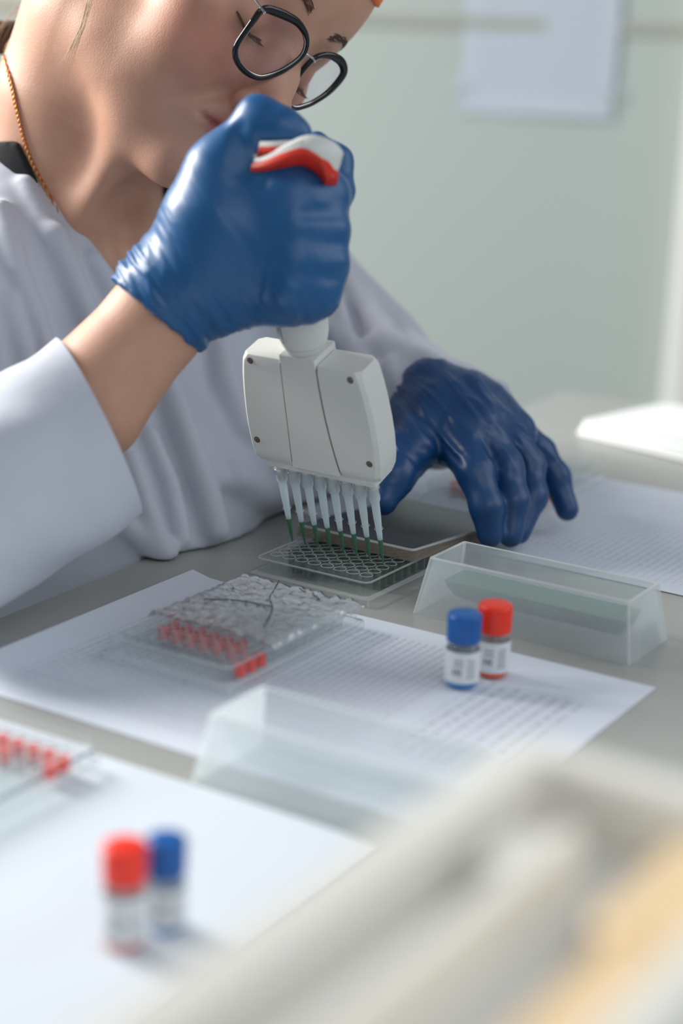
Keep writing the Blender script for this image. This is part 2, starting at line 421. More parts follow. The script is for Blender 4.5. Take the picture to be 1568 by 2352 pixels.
# sheet on the wall
def sheet(name, c, w_, l_, rz, mat, label, cat='paper', group=None, curl=None, tilt=None, z=0, t=.3):
    g = Geo(); nx, ny = 24, 24; top = []; bot = []
    for j in range(ny+1):
        for i in range(nx+1):
            x = -w_/2+w_*i/nx; y = -l_/2+l_*j/ny; h = curl(x, y) if curl else 0
            top.append((x, y, h+t)); bot.append((x, y, h))
    n = nx+1; fs = []
    for j in range(ny):
        for i in range(nx): a = j*n+i; fs.append((a, a+1, a+n+1, a+n))
    K = len(top); fb = [tuple(K+i for i in f[::-1]) for f in fs]
    for i in range(nx): fs += [(i, K+i, K+i+1, i+1), (ny*n+i, ny*n+i+1, K+ny*n+i+1, K+ny*n+i)]
    for j in range(ny): fs += [(j*n, (j+1)*n, K+(j+1)*n, K+j*n), (j*n+nx, K+j*n+nx, K+(j+1)*n+nx, (j+1)*n+nx)]
    g.add(top+bot, fs+fb); o = g.build(name, mat)
    o.location = Vector(c)*.001; o.rotation_euler = (tilt or 0, 0, rz); return tagset(o, label, cat, group)
a_ = W(1212, 95, 2735)
o = sheet('wall_notice', (a_[0], 2636, a_[2]+55), 222, 310, 0, M['paper_wall'], 'pale printed sheet taped to the green-grey wall', tilt=math.pi/2, curl=lambda x, y: 1.5+1.5*math.sin(x*.02)); o.rotation_euler[1] = .012
for sx_ in (-1, 1):
    for q in (-120, 120): g = Geo(); g.box((sx_*111-14, q-9, 3.6), (sx_*111+14, q+9, 4.0)); g.build('adhesive_tape', M['frost'], o)

# ================================================================== table
c0 = Gp(0, 1415); c1 = Gp(1290, 897); e_ = unit(c1-c0); ev = np.array([e_[0], e_[1], 0]); eu = np.array([ev[1], -ev[0], 0])
g = Geo(); A = c1; Bq = c1-ev*1900; C_ = Bq+eu*1100; D_ = c1+eu*1100
tb = empty('lab_table', (*(A+C_)[:2]/2, 0), math.atan2(eu[1], eu[0]))
tagset(tb, 'large grey laboratory table under the papers and plates', 'table')
g.rprism(0, 0, 1100, 1900, TZ-28, TZ, 8, 4, 2.2); g.build('tabletop', M['table'], tb)
for sx_ in (-1, 1):
    for sy_ in (-1, 1):
        g = Geo(); g.rprism(sx_*490, sy_*880, 45, 45, 0, TZ-28, 4, 3); g.build('leg', M['boxgrey'], tb)

# ================================================================== papers
T0 = np.array([0, 0, TZ])
def uvpt(o, a, b): return np.asarray(o) + au*a + av*b
Rp = np.array([165.5, 854.8, TZ]); yp = -.5506
pu = np.array([math.cos(yp), math.sin(yp), 0]); pv = np.array([-pu[1], pu[0], 0])
cm = Rp - pu*148.5 - pv*105
def curl_mid(x, y):
    h = .25+.25*math.sin(x*.03+1)*math.sin(y*.025)
    h += 3.0*max(0, (-x-128)/20)**2 if x < -128 else 0
    return h
sheet('printed_sheet', cm, 297, 210, yp, M['paper_table'], 'printed table sheet under the pair of sharp vials, middle of the table', curl=curl_mid)
rb = Gp(1568, 1368); cb = rb*1.; ub = (rb[:2]@au[:2]); 
near = Gp(1530, 1362); cb = near - au*118 + av*105
sheet('printed_sheet', cb, 297, 210, YAW, M['paper_rows'], 'printed sheet at the right behind the frosted reservoir, under the gloved fingers', curl=lambda x, y: .3+.3*math.sin(x*.02)+(2.5*((y-60)/45)**2 if y > 60 else 0))
f0 = Gp(700, 1888); cf = f0 - av*148.5 - au*70
sheet('printed_sheet', cf, 210, 297, YAW, M['paper_plain'], 'bright blank-looking sheet in the left foreground under the two blurred vials', curl=lambda x, y: .4+.3*math.sin(x*.03))
sheet('printed_sheet', cf-au*150+av*0+np.array([0, 0, -.0]), 210, 297, YAW+.02, M['paper_plain'], 'white sheet at the left frame edge under the foreground plate with red wells', curl=lambda x, y: 1.1+.2*math.sin(x*.03))
sheet('printed_sheet', cf+au*214-av*95, 210, 297, YAW, M['paper_plain'], 'white sheet in the right foreground beside the beige tip box', curl=lambda x, y: .4)

# folded towel at the far right
g = Geo(); t0 = Gp(1300, 995); t1 = Gp(1568, 1062); 
te = unit(t1-t0); tpn = np.array([-te[1], te[0], 0]); tb_ = Gp(1430, 925); tl_ = (tb_-t0)@tpn; tx = (tb_-t0)@te
tc_ = t0+te*118+tpn*tl_/2
tw = empty('folded_towel', (tc_[0], tc_[1], TZ), math.atan2(te[1], te[0]))
tagset(tw, 'white folded towel lying at the far end of the grey table', 'towel')
for k, (w_, l_, ox) in enumerate(((236, tl_, 4), (233, tl_-5, 2), (230, tl_-9, 0))):
    g = Geo(); g.rprism(ox, k*2, w_, l_, k*3.4, k*3.4+3.3, 14, 5, 1.3); q = g.build('fold', M['towel'], tw)

# ================================================================== well plates
PB = np.array([17.62, 960.78, TZ])
def plate_center(front): return np.asarray(front) - au*42.75 + av*63.9
def well_xy(i, j): return (42.75-11.24-9*i, -63.9+14.38+9*j)
def plate_frame():
    g = Geo()
    L = [(85.5, 127.8, 4, 0), (85.5, 127.8, 4, 4.6), (84.9, 127.2, 3.8, 5.0), (80.4, 122.6, 5, 5.4), (80, 122.2, 5, 5.9), (79.6, 121.8, 5, 13.4), (79, 121.2, 4.6, 14.2),
         (77.8, 120, 4, 14.2), (77.2, 119.4, 3.6, 13.6), (77.2, 119.4, 3.6, 12.4)]
    g.loops([g.rr(0, 0, a, b, r, z, 5) for a, b, r, z in L], cap0=False)
    Li = [(83.6, 125.9, 3, 0), (83.6, 125.9, 3, 4.2), (78.6, 120.8, 4, 4.6), (78.2, 120.4, 4, 11.6)]
    g.loops([g.rr(0, 0, a, b, r, z, 5) for a, b, r, z in Li], cap0=False, cap1=False)
    for x in (14, -26): g.box((x-1.4, -63.4, .1), (x-.9, -60.6, 4.6)); g.box((x-1.4, -63.9, .1), (x+2.2, -63.4, 1.2))
    return g
well_me = None; liq_me = {}
def liquid_mesh(mat, h0, h1):
    g = Geo(); g.lathe([(3.1, h0), (3.16, h1-.25), (2.9, h1-.4)], n=16); o = g.build('liquid', mat); me = o.data; bpy.data.objects.remove(o); return me
def make_plate(front, rz, label, liquids, cols=12, group='96-well plates on the table', detail=True):
    global well_me
    c = plate_center(front) if rz is None else front
    root = empty('well_plate', c, YAW if rz is None else rz); tagset(root, label, 'well plate', group)
    bpy.context.view_layer.update()
    pf = plate_frame().build('plate_frame', M['clear'], root, angle=50)
    edge_mat(pf.data, M['edge'], lambda c, n: (4.55 < c.z < 5.8) or (13.45 < c.z < 14.21 and not (abs(c.x) < 5 and abs(c.y) < 5)) or (c.z < 4.5 and abs(abs(c.x)-42.2) < .9 and abs(abs(c.y)-63.4) < .9))
    if well_me is None:
        g = Geo(); g.lathe([(3.25, 1.6), (3.9, 1.6), (4.0, 12.6), (4.1, 14.6), (3.95, 14.85), (3.6, 14.85), (3.45, 14.5), (3.3, 2.6)], n=20, closed=True)
        g.lathe([(3.3, 2.0), (3.3, 2.5)], n=20); o = g.build('well', M['clear'], None); well_me = o.data; edge_mat(well_me, M['edge'], lambda c, n: c.z > 14.4); bpy.data.objects.remove(o)
    for j in range(cols):
        for i in range(8):
            x, y = well_xy(i, j); o = bpy.data.objects.new('well', well_me); COL.objects.link(o); o.parent = root; o.location = (x*.001, y*.001, 0)
            q = liquids(i, j)
            if q:
                l = bpy.data.objects.new('liquid', q); COL.objects.link(l); l.parent = o
    return root
LQ_G = liquid_mesh(M['green'], 2.6, 13.2); LQ_R2 = liquid_mesh(M['red'], 2.4, 9.0)
make_plate(PB, None, 'clear well plate with dark green wells under the row of pipette tips', lambda i, j: LQ_G if j >= 2 or (j == 1 and i in (5, 6)) else None)
PM = Gp(517, 1607)+au*3; PM[2] = TZ+1.2
mid = make_plate(PM, None, 'clear well plate with red wells under crinkled film on the middle sheet', lambda i, j: LQ_R2 if (j in (3, 4) and i > 1) or (j in (1, 2, 3) and i == 0) else None)
PN = Gp(196, 1786) - av*119.8+au*4; PN[2] = TZ+1.8
make_plate(PN, None, 'blurred well plate with red wells cut by the left frame edge', lambda i, j: LQ_R2 if (j in (10, 11) and i == 0) or (j == 11 and i > 0) or (j == 10 and i > 2) else None)
PK = Gp(1210, 1205); PK[2] = TZ+1.5
make_plate(PK, None, 'well plate with red wells seen behind the gloved left hand', lambda i, j: LQ_R2 if j in (3, 4, 5) or (j == 2 and i > 1) else None)

# crinkled sealing film over the far part of the middle plate
g = Geo(); nx, ny = 46, 66; vs = []
for j in range(ny+1):
    for i in range(nx+1):
        x = -41+82*i/nx; y = -24+87*j/ny; q = np.array([[x*.22, y*.22, 0.], [x*.5+7, y*.5, 3.]]); n_ = noise(q)
        z = 15.9 + 1.1*(1-abs(n_[0])*2.2) + .65*n_[1] + (1.2 if j in (0, ny) else 0)
        ed = min(x+41, 41-x, 63-y); z -= max(0, 3-ed)*1.2
        vs.append((x, y+.6*n_[1], z))
n = nx+1; g.add(vs, [(j*n+i, j*n+i+1, (j+1)*n+i+1, (j+1)*n+i) for j in range(ny) for i in range(nx)])
flm = g.build('sealing_film', M['crinkle'], mid, angle=180)
sm = flm.modifiers.new('thick', 'SOLIDIFY'); sm.thickness = .0002
def film_z(x, y): return 17.3
for pts in ([(-14, 60), (-8, 47), (-1, 32), (8, 22), (16, 8), (23, -8)], [(-28, 8), (-14, 18), (0, 20), (8, 22)], [(12, 55), (16, 51), (22, 47)], [(2, 57), (6, 54), (9, 53)]):
    g = Geo(); g.tube(smooth_path([(a, b, film_z(a, b)-.3*abs(math.sin(a))) for a, b in pts], 6), .32, 6); g.build('pen_mark', M['ink'], mid)

# lid leaning on the main plate
lc = Gp(945, 1262, 23.0); lc = lc + au*(-1.0-(lc-PB)@au); slope = .084
lid = empty('plate_lid', lc, YAW); lid.rotation_mode = 'QUATERNION'
lid.rotation_quaternion = (Matrix.Rotation(YAW, 4, 'Z') @ Matrix.Rotation(-slope, 4, 'X')).to_quaternion()
tagset(lid, 'clear plate lid tilted with its front edge resting on the green plate', 'lid')
bpy.context.view_layer.update()
M['lid'] = clear('lid_reflection_tint', tint=(.90, .84, .78), milk=.30, edge=.4, rough=.05, mcol=(.50, .45, .38))  # clear rim coloured tan in place of the skin reflected in it
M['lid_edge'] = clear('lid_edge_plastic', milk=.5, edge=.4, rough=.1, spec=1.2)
M['lid_top'] = clear('lid_top_reflection_tint', tint=(.42, .44, .47), milk=.40, edge=.1, rough=.22, mcol=(.16, .18, .20), spec=.8)  # clear top coloured dark: the dark coat's reflection painted in
g = Geo(); L = [(85, 127, 4, -7.3), (84.6, 126.6, 4, -1.0), (83.6, 125.6, 3.6, -.1), (82, 124, 3, 0), ]
Li = [(82.4, 124.4, 3, -1.4), (83.2, 125.2, 3.4, -2), (83.2, 125.2, 3.4, -7.3)]
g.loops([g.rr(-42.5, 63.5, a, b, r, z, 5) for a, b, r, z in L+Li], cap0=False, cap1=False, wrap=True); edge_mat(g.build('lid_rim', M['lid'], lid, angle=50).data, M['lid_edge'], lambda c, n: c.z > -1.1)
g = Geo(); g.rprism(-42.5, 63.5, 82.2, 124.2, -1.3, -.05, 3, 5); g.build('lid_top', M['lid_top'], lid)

# ================================================================== reagent reservoirs
def make_reservoir(front, rz, label, liquid=True):
    Lr, Wr, Hr, tp, tw_ = 134.2, 53.4, 33.1, 5.7, 6.4
    root = empty('reagent_reservoir', front, rz); tagset(root, label, 'reservoir', 'frosted reagent reservoirs'); bpy.context.view_layer.update()
    def ring(ix, iy, z, r=1.5): return Geo().rr(-Lr/2, Wr/2, Lr-2*ix, Wr-2*iy, r, z, 4)
    g = Geo()
    t = 1.3
    R = [ring(0, 0, 0), ring(tp*.96, tw_*.96, Hr-.8), ring(tp, tw_, Hr-.15), ring(tp+.5, tw_+.5, Hr), ring(tp+t, tw_+t, Hr), ring(tp+t+.3, tw_+t+.3, Hr-.6), ring(t, t, 0)]
    g.loops(R, wrap=True); ow = g.build('outer_wall', M['frost'], root, angle=50)
    edge_mat(ow.data, M['frost_edge'], lambda c, n: c.z > Hr-.75 or ((abs(c.x+.0) < tp or abs(c.x+Lr) < tp) and (abs(c.y) < tw_+1.5 and abs(n.x) > .2 and abs(n.y) > .2)) or ((abs(c.x) < tp or abs(c.x+Lr) < tp) and abs(n.x) > .3 and abs(n.y) > .3))
    g = Geo()                                                  # trough
    def tr(x0, x1, yh, z):                                     # ring of 12 pts
        return Geo().rr(-(x0+x1)/2, Wr/2, x1-x0, 2*yh, min(2, yh*.6), z, 4)
    prof = [(7.4, 127, 18.6, Hr-.6), (10, 124.5, 15, 22), (13, 121.5, 10, 12), (15, 119, 5, 6.5), (17, 117, 3, 5.6)]
    g.loops([tr(*q) for q in prof], cap0=False); g.build('trough', M['frost_in'], root, angle=60)
    if liquid:
        g = Geo(); pr = [(17.5, 116.5, 2.6, 6.2), (14.5, 120, 6.6, 9), (12.6, 121.6, 10.0, 13.5), (10.9, 123.2, 12.6, 18.4)]
        g.loops([tr(*q) for q in pr]); g.build('liquid', M['green_pool'], root, angle=30)
    return root
make_reservoir((156.09, 885.24, TZ+.2), -.561, 'frosted reservoir half full of green liquid beside the sharp vials')
R2 = Gp(436, 1800); R2[2] = TZ+.2
make_reservoir(R2 + au*134.2, YAW, 'empty blurred frosted reservoir in the foreground, behind the beige box', False)

# ================================================================== vials
def make_vial(loc, rz, capm, liqm, label, h=39.5, r=8.9, mirror=False):
    root = empty('vial', loc, rz); tagset(root, label, 'vial', 'small capped vials'); bpy.context.view_layer.update()
    hb = h-16
    g = Geo(); g.lathe([(r-1.6, 0), (r-.5, .15), (r-.1, 1.2), (r-.1, hb-3), (r-1.2, hb-.6), (r-2.6, hb+.6), (r-2.6, hb+5), (r-3.6, hb+5), (r-3.6, hb+.4), (r-2.2, hb-1), (r-1.0, hb-3.4), (r-1.0, 1.6), (r-1.8, 1.0)], n=40)
    g.build('bottle', M['glass'], root, angle=60)
    g = Geo(); g.lathe([(r-1.4, 1.2), (r-1.1, 1.8), (r-1.1, 4.6)], n=36); g.build('liquid', liqm, root)
    g = Geo(); g.lathe([(r+.02, 4.0), (r+.12, 4.0), (r+.12, hb-3.2), (r+.02, hb-3.2)], n=48, closed=True); lb = g.build('paper_label', M['labelp'], root, angle=40)
    # printed rows wrapping the label
    g = Geo()
    def curved(a0, a1, z0, z1):
        n_ = max(2, int(abs(a1-a0)/.06)); R_ = r+.17; vs = []
        for k in range(n_+1):
            a = a0+(a1-a0)*k/n_; vs += [(R_*math.cos(a), R_*math.sin(a), z0), (R_*math.cos(a), R_*math.sin(a), z1)]
        g.add(vs, [(2*k, 2*k+2, 2*k+3, 2*k+1) for k in range(n_)])
    rs = random.Random(int(abs(loc[0]))); front = -math.pi/2-rz
    for z in (15.5, 13.2):
        a = front-.55
        while a < front-.12: q = rs.uniform(.05, .12); curved(a, a+q, z, z+1.2); a += q+.05
    for q in (-.62, -.40): curved(front+q, front+q+.14, 8.4, 11.6)
    curved(front-.22, front-.1, 8.2, 9.0); curved(front-.22, front-.1, 10.9, 11.7); curved(front-.22, front-.18, 9, 11); curved(front-.14, front-.1, 9, 11)
    for k in range(4):
        z = 6.2+k*.01; a = front+.25+k*.13
        zz = 6.5
        while zz < 16.5: q = rs.uniform(.8, 1.8); curved(a, a+.06, zz, zz+q); zz += q+.5
    g.build('label_print', M['print'], lb)
    g = Geo(); prof = [(r-1.4, hb+1.0), (r-.3, hb+1.0), (r-.15, hb+1.4), (r+.05, h-1.8), (r-.35, h-.8), (r-1.4, h-.2), (r-3, h)]
    g.lathe(prof, n=48); g.build('screw_cap', capm, root, angle=40)
    return root
vb = Gp(1058, 1577); vr = Gp(1128, 1553); vb[2] = vr[2] = TZ+.8
make_vial(vb, 0, M['bluecap'], M['blue_liq'], 'vial with blue cap and blue liquid on the middle sheet near the reservoir')
make_vial(vr, .35, M['redcap'], M['red_liq'], 'vial with red cap partly behind the sharp blue-capped vial')
fr_ = Gp(286, 2174); fb_ = Gp(380, 2138); fr_[2] = fb_[2] = TZ+.9
make_vial(fr_, .1, M['redcap'], M['red_liq'], 'blurred vial with red cap in the left foreground', h=41, r=8.3)
make_vial(fb_, .2, M['bluecap'], M['blue_liq'], 'blurred vial with blue cap behind the foreground red-capped vial', h=38, r=7.8)

# ================================================================== beige tip box, near foreground
bz = 150
bc = Gp(1195, 1683, bz); bc[2] = TZ
box = empty('tip_box', bc, YAW-.02); tagset(box, 'very blurred beige pipette tip box with amber inserts, bottom right foreground', 'tip box'); bpy.context.view_layer.update()
BW, BL = 90, 190
g = Geo(); cx, cy = BW/2, -BL/2
def rg(i, z, r): return Geo().rr(cx, cy, BW-2*i, BL-2*i, max(r, 1), z, 6)
g.loops([rg(5, 0, 8), rg(1, bz-16, 10), rg(0, bz-14, 11), rg(0, bz-2, 11), rg(1.5, bz, 10), rg(11, bz, 6), rg(12.5, bz-2, 5), rg(13, bz-14, 5), rg(16, 4, 4)], cap0=True, cap1=True)
g.build('box_body', M['beige'], box, angle=40)
g = Geo(); g.rprism(cx, cy, BW-27, BL-27, bz-24, bz-20, 4, 4); g.build('rack_deck', M['boxgrey'], box)
g = Geo(); g.rprism(cx-12, cy-2, 7, BL-62, bz-20, bz-4, 3, 4, 1.2); g.rprism(cx-18, cy+46, 16, 22, bz-20, bz-6, 5, 4, 1.2); g.build('divider', M['beige'], box)
g = Geo(); g.rprism(cx+22, cy+54, 28, 56, bz-20, bz-7, 8, 4, 2); g.build('amber_insert', M['amber'], box)
g = Geo(); g.rprism(cx+22, cy-30, 14, 116, bz-20, bz-8, 6, 4, 2); g.build('amber_insert', M['amber'], box)
g = Geo(); g.rprism(cx-3, cy-70, 40, 40, bz-20, bz-8, 8, 4, 2); g.build('pale_insert', M['amber_pale'], box)

# ================================================================== pipette
tl = math.radians(15)
ax0 = np.array([0, 0, 1.])*math.cos(tl) - av*math.sin(tl); Bz = np.stack([au, np.cross(ax0, au), ax0], 1)
rv = np.array([.0870, .0330, .0320]); Mr = Bz @ np.array(Matrix.Rotation(np.linalg.norm(rv), 3, Vector(rv)))
tipP = uvpt(PB, -11.24-31.5, 32.38) + np.array([-.15, .44, 17.4])
Mp = np.eye(4); Mp[:3, :3] = Mr; Mp[:3, 3] = tipP*.001
if np.linalg.det(Mp[:3, :3]) < 0: Mp[:3, 1] *= -1
pip = empty('multichannel_pipette', (0, 0, 0), mat=Matrix(Mp.tolist()))
tagset(pip, 'white eight-channel pipette held upright in the gloved right hand', 'pipette'); bpy.context.view_layer.update()
TB = 65.5; BT = 137.0; BX = 1.3; TT = 54.0                                            # body bottom and top, mm along the axis
def outline(z):                                                # half widths of the body (left, right)
    t = (z-TB)/(BT-TB); w_ = float(np.interp(z, [60, 66, 75, 88, 100, 112, 122, 130, 137], [38.6, 41.2, 42.8, 43.4, 43.0, 42.0, 40.8, 39.3, 37.6]))
    return w_
def xs_left(t): return 17.0-6.2*t                               # seam positions on the front face
def panel(x0f, x1f, name, th=11.5, bev=2.2, z0=TB, z1=BT, side=0, mat='pip'):
    g = Geo(); K = 22; rings = []
    for k in range(K+1):
        z = z0+(z1-z0)*k/K; zz = z
        xa, xb = x0f(z), x1f(z); b = bev if 0 < k < K else bev+1.2
        thk = th if 0 < k < K else th-1.4
        if k == 0: zz = z0
        bl = b if side <= 0 and side != 0 else .5; br = b if side > 0 else .5
        bl *= 1.0; n_ = []
        n_ = [(xa+bl, -thk), (xb-br, -thk), (xb, -thk+br), (xb, thk-br), (xb-br, thk), (xa+bl, thk), (xa, thk-bl), (xa, -thk+bl)]
        rings.append([(x+BX, y, zz) for x, y in n_])
    g.loops(rings); return g.build(name, M[mat], pip, angle=28)
tt = lambda z: (z-TB)/(BT-TB)
seamL = lambda z: -12.4 - 3.0*(1-tt(z))
seamR = lambda z: 10.6 + 6.4*(1-tt(z))**2.2
panel(lambda z: -outline(z), lambda z: seamL(z)-.35, 'side_panel', side=-1, z1=BT-1)
panel(lambda z: seamR(z)+.35, lambda z: outline(z), 'side_panel', side=1, z1=BT-1)
g = Geo()
rings = []
for k in range(23):
    z = TB+(BT+3-TB)*k/22; zc = min(z, BT); thk = 11.6
    xa, xb = seamL(zc)+.35, seamR(zc)-.35
    rings.append([(x+BX, y, z) for x, y in ((xa, -thk), (xb, -thk), (xb, thk), (xa, thk))])
g.loops(rings); g.build('center_panel', M['pip'], pip, angle=28)
g = Geo(); g.rprism(BX+2, 0, 2*38.2-3, 21.0, TB-4.2, TB+.4, 2, 3, .8); g.build('lower_rail', M['pip'], pip)
g = Geo()                                                       # dark core line in the seams
for f in (seamL, seamR):
    rings = [[(BX+f(z)-.6, -11.1, z), (BX+f(z)+.6, -11.1, z), (BX+f(z)+.6, 11.1, z), (BX+f(z)-.6, 11.1, z)] for z in np.linspace(TB+3, BT-3, 14)]
    g.loops(rings)
g.build('seam_core', M['seam'], pip)
for x, z in ((BX-32.5, 132.8), (BX+32.2, 131.8), (BX-37.2, 79.5), (BX+37.2, 78.5)):
    s_ = empty('screw', (0, 0, 0)); s_.parent = pip; s_.location = (x*.001, -.0116, z*.001); s_.rotation_euler = (math.pi/2, 0, 0)
    COL.objects.unlink(s_); bpy.data.objects.remove(s_)
    g2 = Geo(); e3 = np.array([0, -1., 0]); e1 = np.array([1., 0, 0]); e2 = np.array([0, 0, 1.])
    g2.lathe([(2.0, 0), (2.0, .12), (1.75, .12)], c=(x, -11.5, z), n=24, ax=(e1, e2, e3)); so = g2.build('screw', M['hole'], pip)
    g2 = Geo(); g2.lathe([(1.45, .1), (1.4, .35), (.9, .5)], c=(x, -11.5, z), n=20, ax=(e1, e2, e3)); hd = g2.build('screw_head', M['screw'], so)
    g3 = Geo(); g3.box((x-.9, -12.06, z-.18), (x+.9, -11.9, z+.18)); g3.box((x-.18, -12.06, z-.9), (x+.18, -11.9, z+.9)); g3.build('cross_slot', M['hole'], so)
g = Geo(); z = BT+2.5
g.lathe([(9.5, z-1), (10.8, z+.6), (12.4, z+4.6), (12.0, z+4.8), (12.0, z+5.1), (12.8, z+5.4), (14.2, z+11), (14.9, z+22), (14.4, z+45), (12.5, z+62)], c=(BX-1.6, 0, 0), n=40); br = g.build('barrel', M['pip2'], pip, angle=30)
g = Geo(); rs = random.Random(3)
for k, a in enumerate((-2.42, -2.20, -1.98)):                  # three fine printed lines running up the barrel
    zz = z+9
    while zz < z+40:
        q = rs.uniform(.5, 1.3); vs = []
        for a2 in (a-.055, a, a+.055):
            rad = float(np.interp(zz-z, [5, 11, 22, 45], [12.8, 14.2, 14.9, 14.4])) + .12; vs += [(BX-1.6+rad*math.cos(a2), rad*math.sin(a2), zz), (BX-1.6+rad*math.cos(a2), rad*math.sin(a2), zz+q)]
        g.add(vs, [(0, 2, 3, 1), (2, 4, 5, 3)]); zz += q+.45
g.build('printed_text', M['print'], br)
# eight nozzles, and eight tips as separate things
tip0 = None
NM = ['leftmost', 'second from left', 'third from left', 'fourth from left', 'fourth from right', 'third from right', 'second from right', 'rightmost']
for i in range(8):
    x = -31.5+9*i
    g = Geo(); g.lathe([(2.6, TT-8), (3.0, TB-2)], c=(x, 0, 0), n=20); g.build('nozzle', M['pip'], pip)
    loc = tipP + Mr[:, 0]*x
    Mt = Mp.copy(); Mt[:3, 3] = loc*.001
    if tip0 is None:
        t_ = empty('pipette_tip', (0, 0, 0), mat=Matrix(Mt.tolist())); bpy.context.view_layer.update()
        g = Geo()
        g.lathe([(.35, 0), (.9, 7), (1.5, 17), (2.35, 34), (2.5, TT-9.5), (2.95, TT-9.3), (3.35, TT-.4), (3.75, TT), (3.45, TT+.2), (3.1, TT-.4), (2.6, TT-9), (1.3, 15), (.3, 2)], n=24); g.build('tip_body', M['tip'], t_, angle=50)
        g = Geo()
        for k in range(10):
            a = 2*math.pi*k/10; g.box((3.05*math.cos(a)-.18, 3.05*math.sin(a)-.18, TT-9), (3.05*math.cos(a)+.18, 3.05*math.sin(a)+.18, TT-5))
        g.lathe([(2.42, 25), (2.6, 25.2), (2.42, 25.5)], n=24, closed=True)
        g.build('collar_ribs', M['tip'], t_)
        g = Geo(); g.lathe([(.42, .4), (.98, 7), (1.44, 15), (1.55, 17.5), (1.3, 17.9)], n=20); g.build('liquid', M['green_tip'], t_)
        tip0 = t_
    else:
        t_ = dup(tip0); t_.matrix_world = Matrix(Mt.tolist())
    tagset(t_, 'translucent pipette tip holding green liquid, %s in the row of eight' % NM[i], 'pipette tip', 'tips on the multichannel pipette')

SH = -32*unit(V(560, 560, 985))                                # the fist sits this much nearer than its first placing
# handle parts around the fist (built in view space like the hands)
def vt(pts): return [v2w(q)[0] for q in pts]
def ribbon(g, path, wd, th, wdir):
    """solid strap: path points (view mm), wd half widths along wdir, th half thickness"""
    rings = []; K = len(path); wdir = unit(wdir)
    for i in range(K):
        T = unit(path[min(i+1, K-1)]-path[max(i-1, 0)]); nrm = unit(np.cross(T, wdir)); a, b = wd[i], th[i]
        rings.append([path[i]+wdir*a*cx_+nrm*b*cy_ for cx_, cy_ in ((-1, -.5), (-.8, -1), (.8, -1), (1, -.5), (1, .5), (.8, 1), (-.8, 1), (-1, .5))])
    g.loops([[v2w(q+SH)[0] for q in r] for r in rings])
hp = smooth_path([V(578, 392, 962), V(612, 384, 957), V(655, 366, 952), V(700, 352, 950), V(738, 366, 952), V(760, 392, 956), V(766, 404, 960)], 6)
K = len(hp); lin = lambda a: [np.interp(i/(K-1), [0, .2, .45, .7, .9, 1], a) for i in range(K)]
g = Geo(); ribbon(g, hp, lin([9, 9, 9, 9, 9, 7]), lin([1.6, 2.8, 4.8, 6.8, 6.8, 4.0]), (.15, .25, 1)); g.build('finger_hook', M['pip'], pip, world=True)
hp2 = [q + unit(np.array([-.45, -.9, .0]))*np.interp(i/(K-1), [0, .3, .6, .85, 1], [3.2, 3.4, 4.8, 6.2, 7.4]) + np.array([0, 0, -.6]) for i, q in enumerate(hp)]
g = Geo(); ribbon(g, hp2, lin([10, 10, 10, 10, 10, 8.6]), lin([2.4, 2.4, 2.4, 2.6, 4.0, 3.4]), (.15, .25, 1)); g.build('red_grip', M['piping_red'], pip, world=True)
hp = smooth_path([V(592, 352, 960), V(625, 352, 957), V(664, 350, 957)], 6); K = len(hp)
g = Geo(); ribbon(g, hp, [8]*K, [2.4]*K, (.1, .2, 1)); g.build('thumb_rest', M['pip'], pip, world=True)
g = Geo(); ribbon(g, [q+np.array([0, -2.4, .3]) for q in hp], [8.4]*K, [1.6]*K, (.1, .2, 1)); g.build('red_trim', M['piping_red'], pip, world=True)
g = Geo(); vs_ = lambda *a: v2w(V(*a)+SH)[0]; g.tube([vs_(566, 380, 960), vs_(582, 374, 960), vs_(600, 366, 962)], [2.2, 4.2, 4.4], 14); g.tube([vs_(606, 384, 958), vs_(572, 392, 960)], [3.4, 2.6], 12); g.build('plunger_stem', M['chrome'], pip, world=True)

#PERSON
# ================================================================== person
hE = unit([.43, -.33, -.84]); hU0 = np.array([.67, .741, .05]); hU = unit(hU0-hE*(hU0@hE)); hF = np.cross(hE, hU)
HO = V(675, 103, 1062); HM = np.stack([hE, hU, hF], 1)
def H(x, y, z): return HO + HM @ np.array([x, y, z], float)
tU = unit([-.02, .977, .21]); tE = np.array([.66, .12, -.74]); tE = unit(tE-tU*(tE@tU)); tF = np.cross(tE, tU)
NB = V(150, 478, 1172); TM = np.stack([tE, tU, tF], 1)
def T(x, y, z): return NB + TM @ np.array([x, y, z], float)
person = empty('person', (*v2w(T(0, -380, 0))[0][:2], TZ-170))
tagset(person, 'person in a white lab coat and blue gloves bending over a well plate', 'person'); bpy.context.view_layer.update()

